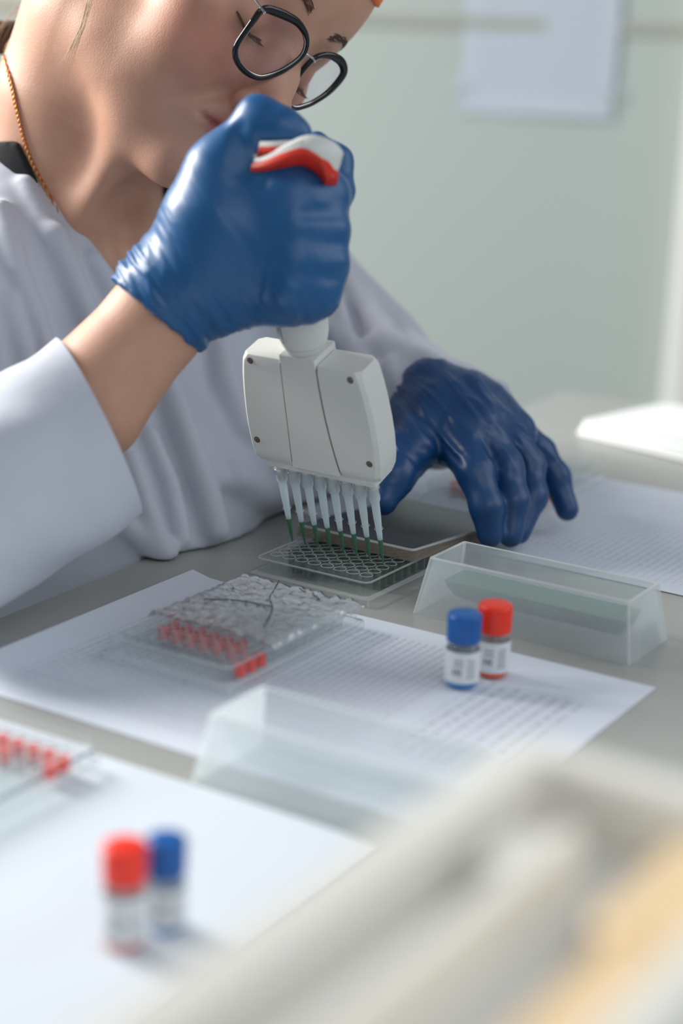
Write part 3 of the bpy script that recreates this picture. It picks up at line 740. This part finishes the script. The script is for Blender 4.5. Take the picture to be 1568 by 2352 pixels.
def f_head(P):
    q = (P-HO) @ HM; x = q[:, 0]; qa = q.copy(); qa[:, 0] = np.abs(x)
    d = ell(q, (0, 38, -90), (74, 86, 96))
    d = smin(d, ell(q, (0, -8, -52), (58, 62, 52)), 22)
    d = smin(d, ell(q, (0, 40, -48), (56, 44, 44)), 20)
    d = smin(d, ell(q, (0, -62, -52), (51, 42, 50)), 20)
    d = smin(d, rcone(qa, (0, -94, -16), (44, -72, -74), 17, 13), 26)
    d = smin(d, sph(q, (0, -97, -11), 17), 14)
    d = smin(d, ell(qa, (36, -42, -30), (25, 26, 24)), 16)
    d = smin(d, ell(qa, (50, -18, -40), (19, 16, 24)), 14)
    d = smin(d, ell(q, (0, -66, -10), (27, 20, 20)), 12)
    d = smin(d, rcone(qa, (6, 13, -9), (40, 13, -24), 8.5, 8), 9)
    d = smax(d, -ell(qa, (30, -9, 5), (17, 10, 13)), 12)
    d = smin(d, sph(qa, (31, -8, -17.5), 13.4), 5)
    lash = np.minimum(rcone(qa, (18, -12.5, -6.5), (30, -15.5, -5), .5, .6), rcone(qa, (30, -15.5, -5), (43, -11.5, -12), .6, .5))
    d = smax(d, -lash, 1.5)
    d = smin(d, rcone(q, (0, 3, -4), (0, -34, 18.5), 6.0, 9.2), 12)
    d = smin(d, ell(qa, (8, -30, 4), (9, 20, 12)), 12)
    d = smin(d, sph(q, (0, -40, 22.5), 11), 6)
    d = smin(d, ell(qa, (12, -45, 9), (7.5, 7, 11)), 4)
    d = smax(d, -ell(qa, (6.2, -54, 16), (3.6, 4, 6)), 2.5)
    d = smax(d, -rcone(qa, (18, -40, 6), (21, -52, -1), 1.4, 1.8), 4)
    d = smax(d, -rcone(qa, (20, -49, 2), (35, -73, -8), 2.4, 2.6), 8)
    d = smin(d, rcone(qa, (0, -61, 11.5), (20, -67, 2), 4.2, 2.0), 4)
    d = smin(d, rcone(qa, (0, -72, 9.5), (19, -69, 1.5), 5.0, 2.4), 4)
    d = smax(d, -rcone(qa, (0, -66.6, 15), (25, -69, 1.0), 1.1, 1.9), 2.2)
    d = smax(d, -ell(q, (0, -82, 12), (16, 4, 6)), 6)
    ear = ell(qa, (73, 6, -98), (7, 29, 17)); ear = smax(ear, -ell(qa, (80, 6, -95), (6, 20, 9)), 4)
    d = smin(d, ear, 5)
    return d
WR = V(367, 728, 992); ELB = V(-40, 1150, 985)
def f_arm(P):
    P = P-SH
    d = rcone(P, ELB, V(207, 915, 990), 34, 32.8)
    d = smin(d, rcone(P, V(207, 915, 990), WR, 32.8, 26.2), 4)
    d = smin(d, rcone(P, WR, V(470, 600, 988), 26.2, 23), 8)
    d = smin(d, rcone(P, ELB, V(-230, 1000, 1000), 34, 38), 16)
    d = smin(d, rcone(P, V(-230, 1000, 1000), T(-160, -60, 10)-SH, 40, 46), 20)
    return d
LS, LE, LW = V(560, 600, 1290), V(800, 835, 1290), V(1010, 950, 1190)
def f_trunk(P):
    q = (P-NB) @ TM; qa = q.copy(); qa[:, 0] = np.abs(q[:, 0])
    d = f_head(P)
    nk = rcone(P, H(0, -30, -100), T(0, -8, -6), 54, 58)
    d = smin(d, nk, 24)
    d = smin(d, rcone(P, V(240, 10, 1128), V(172, 235, 1140), 46, 52), 20)
    qh = (P-HO) @ HM; qh[:, 0] = np.abs(qh[:, 0])
    d = smin(d, rcone(qh, (20, -58, -60), (36, -60, -108), 27, 34), 38)
    t = ell(q, (0, -130, -12), (135, 150, 86))
    t = smin(t, rcone(qa, (0, -32, -8), (135, -52, -8), 46, 40), 40)
    t = smin(t, ell(q, (0, -300, -12), (125, 170, 88)), 50)
    t = smin(t, rcone(q, (0, 8, -30), (0, -40, -20), 66, 60), 30)
    t = smin(t, ell(qa, (62, -175, 55), (58, 60, 42)), 30)
    d = smin(d, t, 26)
    # neck tendons and the notch between them
    d = smin(d, rcone(P, V(300, 300, 1078), V(198, 500, 1110), 3, 3), 34)
    d = smin(d, rcone(qa, (14, -32, 52), (100, -18, 34), 7, 7), 16)
    d = smax(d, -ell(q, (2, -20, 66), (9, 14, 9)), 16)
    return d
def f_body(P):
    d = f_trunk(P)
    d = smin(d, f_arm(P), 12)
    d = smax(d, table_block_(P), 4)
    d = smin(d, rcone(P, LS, LE, 46, 38), 25); d = smin(d, rcone(P, LE, LW, 36, 25), 16); d = smin(d, rcone(P, LW, V(1060, 985, 1170), 24, 20), 10)
    return d
def table_block_(P):
    Pw = v2w(P); return np.minimum((Pw-c0)@eu + 8, TZ+6-Pw[:, 2])
def tone(P):
    q = (P-HO) @ HM; n = len(P); c = np.tile(np.array([.60, .345, .24]), (n, 1))
    def blend(col, wgt): nonlocal c; c = c*(1-wgt[:, None]) + np.array(col)*wgt[:, None]
    qa = q.copy(); qa[:, 0] = np.abs(qa[:, 0])
    blend((.58, .20, .14), np.clip(1-np.linalg.norm((qa-[42, -38, -20])/[34, 34, 34], axis=1), 0, 1)*.9)
    blend((.52, .14, .085), np.clip(1.2-np.linalg.norm((q-[0, -44, 12])/[22, 20, 26], axis=1), 0, 1)*.8)
    lip = np.clip(1.6-np.linalg.norm((qa-[8, -67, 8])/[17, 8, 12], axis=1)*1.4, 0, 1); blend((.34, .08, .075), lip)
    blend((.60, .30, .20), np.clip(1-np.linalg.norm((qa-[31, -6, -4])/[22, 15, 14], axis=1), 0, 1)*.8)
    return c
lo = np.array([-420, -330, -1420]); hi = np.array([90, 430, -880])
body = sdf_obj('body', f_body, lo, hi, 2.0, M['skin'], person, tone=tone)
bpy.context.view_layer.update()

# ---- black shirt and lab coat share the torso field
def pxy(P): d = -P[:, 2]; return P[:, 0]/d*FPX+784, 1176-P[:, 1]/d*FPX
def side(px, py, a, b):                                        # >0 to the right of a->b (screen down is +y)
    (x0, y0), (x1, y1) = a, b; L = math.hypot(x1-x0, y1-y0); return ((px-x0)*(y1-y0)-(py-y0)*(x1-x0))/L*.27
def f_torso(P, off=0):
    q = (P-NB) @ TM; qa = q.copy(); qa[:, 0] = np.abs(q[:, 0])
    t = ell(q, (0, -130, -12), (143, 156, 96))
    t = smin(t, rcone(qa, (0, -34, -10), (145, -58, -8), 56, 52), 40)
    t = smin(t, ell(q, (0, -300, -12), (140, 190, 98)), 60)
    t = smin(t, ell(qa, (60, -178, 56), (66, 70, 46)), 40)
    t = smin(t, rcone(q, (0, 10, -34), (0, -40, -20), 72, 66), 24)
    return t - off
def f_shirt(P):
    px, py = pxy(P); d = np.minimum(f_torso(P, -3), f_trunk(P)-2.2); sh = np.maximum(d, -(d+8))
    opening = np.minimum(side(px, py, (-40, 150), (300, 860)) * 1, -side(px, py, (372, 380), (385, 900)))   # inside the neckline
    opening = np.minimum(opening, 900-py)
    sh = smax(sh, opening*.9, 1.5)
    q = (P-NB) @ TM
    return np.maximum(sh, np.maximum(np.maximum(smax(q[:, 1]-44, f_head(P)*-1+9, 2), np.abs(q[:, 0])-118), -150-q[:, 1]))
def f_leftarm(P):
    d = rcone(P, LS, LE, 64, 52); d = smin(d, rcone(P, LE, LW, 50, 35), 26); d = smin(d, rcone(P, LW, V(1120, 955, 1205), 33, 25), 14); return d
folds = []
def f_coat0(P):
    q = (P-NB) @ TM
    t = f_torso(P, 5)
    # skirt of the coat spreading towards the table edge
    t = smin(t, rcone(P, V(420, 1130, 1165), V(330, 1420, 1150), 46, 60), 50)
    t = smin(t, rcone(P, V(620, 1010, 1275), V(600, 1300, 1270), 50, 56), 50)
    t = smin(t, f_leftarm(P), 26)
    t = smin(t, rcone(P, T(-150, -60, 10), V(-262, 1110, 1000), 60, 60), 30)
    return t
def addfold(pts, r, lift, k=14, neg=False):
    P3 = []
    for (x, y) in pts:
        h_ = trace(f_coat0, x, y, 980)
        if h_ is None: return
        P3.append(h_ + unit(h_)*(-lift))
    folds.append((P3, r, k, neg))
for pts_, r_, l_, k_ in (
    ([(0, 480), (40, 620), (95, 760), (150, 900)], 5, 4, 10), ([(60, 420), (120, 560), (190, 700)], 3, 1.0, 8), ([(130, 540), (190, 690), (255, 860)], 5, 3.5, 10),
    ([(215, 600), (300, 740), (360, 860)], 4, 2, 9), ([(20, 700), (60, 820), (90, 900)], 4, 2, 9),
    ([(385, 880), (430, 1000), (470, 1110), (500, 1215)], 8, 8, 9), ([(500, 780), (520, 880), (560, 975), (615, 1045)], 8, 8, 10),
    ([(300, 1060), (330, 1150), (375, 1270)], 6, 6, 8), ([(545, 1100), (600, 1130), (655, 1140)], 8, 3.5, 14), ([(345, 1000), (390, 1110), (420, 1240)], 4, 3, 7),
    ([(430, 960), (480, 1040), (505, 1100)], 3.5, 2.5, 7), ([(290, 1210), (350, 1260), (380, 1275)], 6, 4, 9), ([(650, 850), (640, 960), (600, 1060)], 6, 3, 12),
    ([(805, 640), (850, 720), (905, 800)], 6, 7.0, 9), ([(770, 680), (795, 760), (835, 830)], 5, 6.5, 8), ([(860, 790), (930, 795), (1000, 835)], 6, 6.5, 10),
    ([(750, 740), (790, 800), (850, 850)], 5, 6.0, 8), ([(840, 660), (880, 740), (900, 760)], 4, 6.0, 8), ([(900, 840), (930, 900), (940, 950)], 5, 3, 9)):
    addfold(pts_, r_, l_, k_)
def table_block(P):
    Pw = v2w(P); return np.minimum((Pw-c0)@eu + 1.5, TZ+1.2-Pw[:, 2])
def f_coat(P):
    px, py = pxy(P); d = f_coat0(P)
    near = d < 40
    if near.any():
        dn = d[near]; Pn = P[near]
        for P3, r, k, neg in folds:
            f = None
            for a, b in zip(P3[:-1], P3[1:]):
                c = rcone(Pn, a, b, r, r); f = c if f is None else np.minimum(f, c)
            dn = smin(dn, f, k)
        d = d.copy(); d[near] = dn
    sh = np.maximum(d, -(d+14))
    op = np.minimum(side(px, py, (-40, 222), (272, 645)), -side(px, py, (402, 380), (415, 860)))
    op = np.where(py > 645, np.minimum(side(px, py, (272, 645), (400, 830)), -side(px, py, (402, 380), (415, 860))), op)
    q = (P-NB) @ TM
    front = (q[:, 2] > -60)
    sh = np.where(front, smax(sh, op*.9, 1.2), sh)
    top = q[:, 1] - (18 - 0*q[:, 0])
    neck = ell(q, (0, 20, -20), (62, 60, 66))
    cut = V(1110, 955, 1205); dirn = unit(V(1150, 1000, 1170)-V(1010, 930, 1200))
    sh = smax(sh, -neck, 2)
    sh = np.maximum(sh, (P-V(1085, 960, 1190)) @ dirn)
    return smax(sh, table_block(P), 2)
coat = sdf_obj('lab_coat', f_coat, np.array([-430, -330, -1440]), np.array([190, 330, -960]), 2.2, M['coat'], person,
    disp=lambda P: 1.6*noise(P*np.array([.03, .012, .02]))+.8*noise(P*.05+9))
shirt = sdf_obj('shirt', f_shirt, np.array([-430, -60, -1420]), np.array([60, 330, -960]), 2.6, M['shirt'], person)

# ---- right sleeve: wide open cuff with the forearm coming out of it
C0 = V(236, 965, 990)+SH; C1 = V(-190, 1225, 960)+SH; ra = V(325, 1172, 985)-V(130, 784, 985)
e1 = ra/2; sax = unit(C1-C0); e2 = np.array([.10, .05, 1.])*44
def sleeve_pt(t, a, inn=0):
    c = C0 + (C1-C0)*t; s1 = 1+.03*t; s2 = 1+.35*t
    w1 = e1*s1; w2 = e2*s2
    rr_ = 1 - inn/50
    rr_ += .030*math.sin(3*a+5*t+.6)*min(1, t*3+.2) + .022*math.sin(5*a-9*t+2)*min(1, t*4)
    p = c + (w1*math.cos(a) + w2*math.sin(a))*rr_
    bow = -sax*5*math.cos(a-math.pi/2)*(1-t)                   # the near side of the cuff reaches further forward
    p = p + unit(p-c)*((noise(p[None]*.022)[0]*3.0+noise(p[None]*.05+3)[0]*1.0)*min(1, t*6))
    return p + bow*(1 if math.sin(a) > 0 else .4)
g = Geo(); na, nt_ = 72, 48; rings = []
for k in range(nt_+1): rings.append([v2w(sleeve_pt(k/nt_, 2*math.pi*i/na))[0] for i in range(na)])
for k in range(nt_, -1, -1): rings.append([v2w(sleeve_pt(k/nt_, 2*math.pi*i/na, 1.2))[0] for i in range(na)])
g.loops(rings, wrap=True); sl = g.build('sleeve', M['coat'], person, world=True, angle=60)
g = Geo()                                                       # stitched hem ridge
for tq in (.055,): g.tube([v2w(sleeve_pt(tq, 2*math.pi*i/na, -.35))[0] for i in range(na)], .5, 6, closed=True)
g.build('hem_stitch', M['coat'], sl, world=True)

# ---- right glove
def f_gloveR(P):
    P = P-SH
    d = rcone(P, V(352, 738, 992), V(400, 675, 991), 28.4, 28.6)
    d = smin(d, rcone(P, V(400, 675, 991), V(505, 585, 985), 28, 30), 18)
    d = smin(d, rcone(P, V(505, 590, 985), V(640, 585, 985), 31, 30), 20)
    d = smin(d, rcone(P, V(515, 500, 980), V(660, 510, 985), 27, 30), 20)
    d = smin(d, rcone(P, V(560, 650, 985), V(690, 650, 980), 20, 18), 16)
    d = smin(d, rcone(P, V(640, 450, 975), V(700, 440, 985), 18, 18), 14)
    # thumb
    d = smin(d, rcone(P, V(492, 500, 972), V(512, 395, 972), 22, 17.5), 16)
    th = rcone(P, V(512, 395, 972), V(590, 272, 966), 17.5, 9.5)
    th = smin(th, rcone(P, V(590, 272, 966), V(640, 300, 962), 9.2, 11.2), 7)
    th = smin(th, rcone(P, V(600, 300, 964), V(678, 320, 962), 12.0, 8.6), 9)
    d = smin(d, th, 11)
    # fingers wrapped round the handle
    d = smin(d, rcone(P, V(668, 470, 972), V(672, 640, 972), 21, 19), 18)
    segs = [((668, 452, 964), (742, 450, 976), (756, 466, 1008), 13.5, 12.0), ((672, 522, 960), (742, 530, 970), (753, 538, 1005), 13.5, 12.4),
            ((672, 596, 960), (742, 606, 970), (752, 606, 1003), 13, 12.0), ((660, 664, 962), (722, 672, 972), (734, 662, 1000), 13.0, 11.5)]
    for k, (a, b, c, r1, r2) in enumerate(segs):
        f = smin(rcone(P, V(*a), V(*b), r1, r2), rcone(P, V(*b), V(*c), r2, r2-1.5), 5)
        d = smin(d, f, 5.5)
    f = smin(rcone(P, V(722, 335, 990), V(768, 375, 995), 6.8, 7.6), rcone(P, V(768, 375, 995), V(774, 440, 990), 7.6, 9), 8)
    d = smin(d, f, 5)
    # hollow under the thumb
    d = smax(d, -rcone(P, V(588, 372, 938), V(690, 368, 943), 10, 6), 6)
    d = smax(d, -rcone(P, V(560, 385, 948), V(545, 305, 953), 3.0, 1.2), 7)
    # creases
    for a, b, r in (((600, 418, 948), (575, 395, 945), 2), ((700, 490, 945), (800, 486, 960), 2.5), ((720, 566, 940), (800, 560, 960), 2.5), ((715, 632, 945), (800, 632, 965), 2.5)):
        d = smax(d, -rcone(P, V(*a), V(*b), r, r), 5)
    cuffn = unit(V(367, 722, 992)-V(205, 915, 992)); cu = -(P-V(367, 722, 992)) @ cuffn
    return smax(d+.6, cu-.0, 1.0)
cuffn = unit(V(367, 722, 992)-V(205, 915, 992)); fdir = unit(V(455, 812, 990)-V(280, 632, 990)); hdir = cuffn
def dispR(P):
    P = P-SH
    s = (P-V(367, 722, 992)) @ cuffn; t = (P-V(367, 722, 992)) @ fdir; wgt = np.exp(-np.clip(s, 0, 200)/26.)
    n1 = noise(np.stack([s*.20+t*.05, t*.03, P[:, 2]*.03], 1)); n2 = noise(np.stack([s*.42+t*.16+5, t*.07, P[:, 2]*.05], 1))
    r = (1.7*(1-2.4*np.abs(n1))+.9*(1-2*np.abs(n2)))*wgt*np.clip(s/5, 0, 1)
    px, py = pxy(P); n3 = noise(np.stack([px*.035+py*.008, py*.006, P[:, 2]*.03], 1))
    r += .8*(1-2*np.abs(n3))*np.clip((py-560)/120, 0, 1)*(1-wgt)
    r += np.where(s < 1.6, .5+.6*noise(np.stack([t*.3, s*0, P[:, 2]*.3], 1)), 0)
    return r
gloveR = sdf_obj('glove', f_gloveR, np.array([-145, 75, -1040])+SH, np.array([20, 235, -915])+SH, 1.05, M['glove'], person, disp=dispR)
gloveR['label'] = 'right glove gripping the pipette'

# ---- left glove resting behind the plates
def chain(P, pts, k=5):
    d = None
    for (a, b) in zip(pts[:-1], pts[1:]):
        c = rcone(P, V(*a[:3]), V(*b[:3]), a[3], b[3]); d = c if d is None else smin(d, c, k)
    return d
def f_gloveL(P):
    d = chain(P, [(985, 900, 1172, 20), (1040, 945, 1160, 26), (1100, 985, 1150, 25)], 14)
    d = smin(d, rcone(P, V(1000, 970, 1150), V(1070, 1000, 1135), 24, 22), 14)
    d = smin(d, rcone(P, V(990, 880, 1165), V(960, 960, 1165), 12, 20), 14)
    d = smin(d, rcone(P, V(1110, 950, 1165), V(1180, 1000, 1160), 20, 15), 14)
    d = smin(d, chain(P, [(985, 985, 1140, 20), (935, 1040, 1120, 15), (905, 1095, 1105, 11.5), (880, 1150, 1098, 9)], 8), 10)   # thumb
    fs = [[(1050, 1010, 1125, 15), (1092, 1085, 1105, 11.5), (1118, 1165, 1098, 10), (1125, 1226, 1100, 8.2)],
          [(1100, 990, 1130, 13.5), (1162, 1075, 1120, 11.2), (1178, 1150, 1112, 10), (1172, 1228, 1108, 8)],
          [(1150, 985, 1150, 12.5), (1215, 1070, 1150, 10.4), (1222, 1140, 1140, 9.5), (1190, 1222, 1130, 7.8)],
          [(1180, 985, 1168, 12), (1240, 1040, 1172, 9.5), (1275, 1095, 1172, 9), (1302, 1170, 1168, 7.6)]]
    for f in fs: d = smin(d, chain(P, f, 5), 4)
    n_ = unit(V(1040, 950, 1150)-V(965, 880, 1180)); cu = -(P-V(968, 890, 1180)) @ n_
    return smax(d, cu, 1.2)
def dispL(P):
    px, py = pxy(P); s = (px-1000)*.65+(py-900)*.75; t = -(px-1000)*.75+(py-900)*.65
    n1 = noise(np.stack([t*.045, s*.010, P[:, 2]*.02], 1)); n2 = noise(np.stack([t*.09+4, s*.02, P[:, 2]*.03], 1))
    w_ = np.clip(1-(py-1020)/120, 0, 1)
    return (1.1*(1-2.4*np.abs(n1))+.35*(1-2*np.abs(n2)))*w_ + .12*(1-2*np.abs(noise(np.stack([px*.03, py*.06, P[:, 2]*.05], 1))))
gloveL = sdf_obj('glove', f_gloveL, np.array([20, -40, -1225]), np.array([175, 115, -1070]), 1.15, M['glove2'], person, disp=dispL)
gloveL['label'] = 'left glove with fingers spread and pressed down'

# ---- hair, cap, brows, lashes
def f_cap(P):
    q = (P-HO) @ HM; d = ell(q, (0, 42, -92), (80, 92, 101)); d = np.abs(d+3)-3
    return smax(d, -(q[:, 1]-62+.22*(q[:, 2]+40)), 2)
sdf_obj('surgical_cap', f_cap, np.array([-250, 180, -1320]), np.array([110, 520, -940]), 3.0, M['orange'], person)
def f_hair(P):
    q = (P-HO) @ HM; d = ell(q, (0, 36, -96), (79, 88, 97))
    cut = np.maximum(-(q[:, 2]+78)+0, 0)
    return np.maximum(d, np.maximum(q[:, 2]+70+np.maximum(-(q[:, 1]-5), 0)*.9, -(q[:, 1]+28)))
sdf_obj('hair', f_hair, np.array([-320, 180, -1330]), np.array([110, 520, -940]), 3.0, M['hair'], person, disp=lambda P: 1.2*noise(P*.15))

# ---- details lying on the face: found by marching along the face normal
def surf(x, y, lift=0.):
    z = 45.
    for _ in range(60):
        d_ = f_head(H(x, y, z)[None])[0]
        if d_ < .05: break
        z -= max(d_*.8, .1)
    return H(x, y, z+lift)
def tow(p): return v2w(p)[0]
for sg_ in (-1, 1):
    g = Geo(); rs = random.Random(5+sg_)
    for k in range(150):
        t = rs.random(); x = sg_*(12+36*t); y = 19+7.5*math.sin(t*2.4)-2*t + rs.uniform(-2.6, 2.6)*(1-.55*t)
        L = rs.uniform(4, 7); a = surf(x, y, .1); b = surf(x+sg_*L*.5, y+rs.uniform(.2, 1.2), .7); c = surf(x+sg_*L, y+rs.uniform(.2, 1.5), .5)
        g.tube([tow(a), tow(b), tow(c)], [.16, .13, .05], 4)
    g.build('eyebrow', M['brow'], person, world=True)
    g = Geo(); xs = np.linspace(18, 43, 14)
    ps = [surf(sg_*x, -12.5-3.2*math.sin((x-18)/25*math.pi)+1.0*(x-18)/25, .25) for x in xs]
    g.tube([tow(p) for p in ps], [.3]+[.8]*12+[.4], 6)
    for k in range(60):
        i = rs.uniform(.5, 12.5); p0_ = ps[int(i)]*(1-i % 1)+ps[int(i)+1]*(i % 1); o_ = (i-5)*.25*sg_
        q1 = p0_+hF*3.0-hU*1.6+hE*o_*.6; q2 = p0_+hF*6.0-hU*1.8+hE*o_*1.4
        g.tube([tow(p0_), tow(q1), tow(q2)], [.2, .14, .05], 4)
    g.build('eyelashes', M['brow'], person, world=True)

# ---- eyeglasses
gl = empty('eyeglasses', v2w(H(0, 0, 12))[0]); tagset(gl, 'black-rimmed eyeglasses with steel temples worn on the face', 'glasses'); bpy.context.view_layer.update()
def onplane(px, py, z, wrap=0.):                              # pixel ray onto the lens plane (head z = const)
    u_ = V(px, py, 1.); t = ((HO+hF*z)@hF)/(u_@hF); return u_*t
RL = [(450, 140), (515, 108), (600, 128), (720, 175), (830, 240), (900, 340), (917, 450), (880, 560), (790, 650), (650, 740), (500, 795), (400, 800), (300, 750), (222, 660), (195, 560), (220, 465), (310, 330), (395, 215)]
RL = [(500+x/4.48, y/4.48) for x, y in RL]
LL = [(985, 610), (1080, 573), (1190, 585), (1280, 645), (1310, 740), (1270, 830), (1150, 960), (1000, 1060), (880, 1105), (790, 1118), (720, 1080), (715, 990), (780, 860), (880, 720)]
LL = [(500+x/4.48, y/4.48) for x, y in LL]
cen = {}
for nm, pl_, in (('right', RL), ('left', LL)):
    P3 = [onplane(x, y, 17 if nm == 'right' else 12) for x, y in pl_]; ct = sum(P3)/len(P3); cen[nm] = ct
    P3 = [p-hF*abs((p-HO)@hE)*.035 for p in P3]
    sp = smooth_path(P3, 6, True); n_ = len(sp)
    # upper-outer stretch of the rim is thicker
    rad = [1.55+.9*max(0, unit(p-ct)@unit(hU*.9+hE*(-.5 if nm == 'right' else .5)))**2 for p in sp]
    rings = []
    for i in range(n_):
        T_ = unit(sp[(i+1) % n_]-sp[i-1]); out = unit(np.cross(T_, hF)); r_ = rad[i]
        rings.append([tow(sp[i]+out*r_*math.cos(a)*1.15+hF*1.7*math.sin(a)) for a in (2*math.pi*j/12 for j in range(12))])
    g = Geo(); g.loops(rings, wrap=True); g.build('rim', M['blackframe'], gl, world=True)
    g = Geo(); g.tube([tow(p+unit(ct-p)*1.5+hF*.5) for p in sp], .45, 8, closed=True); g.build('rim_lining', M['steel'], gl, world=True)
    g = Geo(); inner = [p+unit(ct-p)*1.0 for p in sp]; rr2 = []
    for f in (1., .8, .6, .4, .2, .04): rr2.append([tow(ct+(p-ct)*f+hF*(2.2*(1-f*f))) for p in inner])
    for f in (.04, .2, .4, .6, .8, 1.): rr2.append([tow(ct+(p-ct)*f+hF*(2.2*(1-f*f)-1.2)) for p in inner])
    g.loops(rr2, wrap=False, cap0=False, cap1=False); g.build('lens', M['lens'], gl, world=True, angle=60)
b0 = onplane(697, 122, 17); b1 = onplane(722, 142, 12)
g = Geo(); g.tube([tow(q) for q in smooth_path([b0, (b0+b1)/2+hF*2.0+hU*1, b1], 6)], .9, 10); g.build('bridge', M['steel'], gl, world=True)
for sg_, a in ((-1, onplane(606, 28, 17)), (1, onplane(785, 160, 11))):
    e = H(sg_*76, 22, -95); e2_ = H(sg_*73, -6, -112)
    if sg_ > 0: a = onplane(780, 142, 10)
    g = Geo(); g.tube([tow(q) for q in smooth_path([a, a-hF*6+hE*sg_*3.0+hU*1.5, a*.35+e*.65+hE*sg_*3, e, e2_], 8)], [.85]*33, 8); g.build('temple', M['steel'], gl, world=True)

# ---- necklace: rope chain laid on the neck
bvh = BVHTree.FromPolygons([body.matrix_world @ v.co for v in body.data.vertices], [p.vertices for p in body.data.polygons])
def hitb(px, py, lift=.8):
    d_ = Vector(W(px, py, 1000)-CAMP).normalized(); loc, nrm, _, _ = bvh.ray_cast(Vector(CAMP*.001), d_)
    return None if loc is None else np.array(loc + nrm*lift*.001)*1000
ch = [hitb(*q) for q in ((6, 96), (12, 130), (22, 170), (31, 205), (38, 240), (46, 275), (54, 310), (64, 345), (80, 385), (104, 430), (140, 500))]
ch = [q for q in ch if q is not None]
if len(ch) > 3:
    sp = smooth_path(ch, 14); g = None
    nk_ = empty('necklace', ch[0]); tagset(nk_, 'thin gold rope chain lying on the neck', 'necklace'); bpy.context.view_layer.update()
    sp2 = [sp[0]]; 
    for q in sp[1:]:
        if np.linalg.norm(q-sp2[-1]) > .45: sp2.append(q)
    for ph in (0, math.pi):
        g = Geo(); pts = []
        for i, q in enumerate(sp2):
            T_ = unit(sp2[min(i+1, len(sp2)-1)]-sp2[max(i-1, 0)]); n1 = unit(np.cross(T_, [0, 1, .3])); n2 = np.cross(T_, n1)
            pts.append(q+(n1*math.cos(i*.75+ph)+n2*math.sin(i*.75+ph))*.75)
        g.tube(pts, .62, 6); g.build('chain_strand', M['gold'], nk_, world=True, angle=80)

# ---- loose hair: fine strands by the nape and one lock over the neck
g = Geo(); rs = random.Random(11)
def strand(pts, r=.10, jit=0.): g.tube([W(x+rs.uniform(-jit, jit), y+rs.uniform(-jit, jit), d) for x, y, d in pts], [r]*(len(pts)-1)+[r*.4], 4)
for k in range(16):
    o_ = rs.uniform(-7, 7); strand([(212+o_, -60, 1045), (204+o_*.8, 10, 1040), (190+o_*.7, 60, 1038), (168+o_*1.2, 110, 1040), (142+o_*1.8, 150+rs.uniform(-15, 35), 1044)], .09, 2)
for k in range(34):
    x0 = rs.uniform(-30, 150); strand([(x0+60, -70, 1150), (x0+20+rs.uniform(-10, 20), 0, 1150), (x0-10+rs.uniform(-25, 15), 45, 1148), (x0-45+rs.uniform(-25, 25), 75+rs.uniform(-15, 45), 1146)], .10, 3)
for k in range(5): strand([(62+k*3, 50, 1140), (34+k*3, 75, 1138), (12+k*2, 105, 1136), (2, 140+k*6, 1134)], .15, 2)
g.build('loose_hair', M['hair'], person, world=True, angle=180)['kind'] = 'stuff'
def f_dk(P): return smin(rcone(P, V(-60, 90, 1175), V(22, 82, 1172), 12, 9.5), rcone(P, V(10, 96, 1172), V(44, 70, 1170), 7, 3.5), 6)
sdf_obj('hair_tie_lock', f_dk, np.array([-300, 250, -1260]), np.array([-180, 340, -1100]), 1.6, M['hair_dark'], person, disp=lambda P: 1.0*noise(P*np.array([.25, .9, .3])))
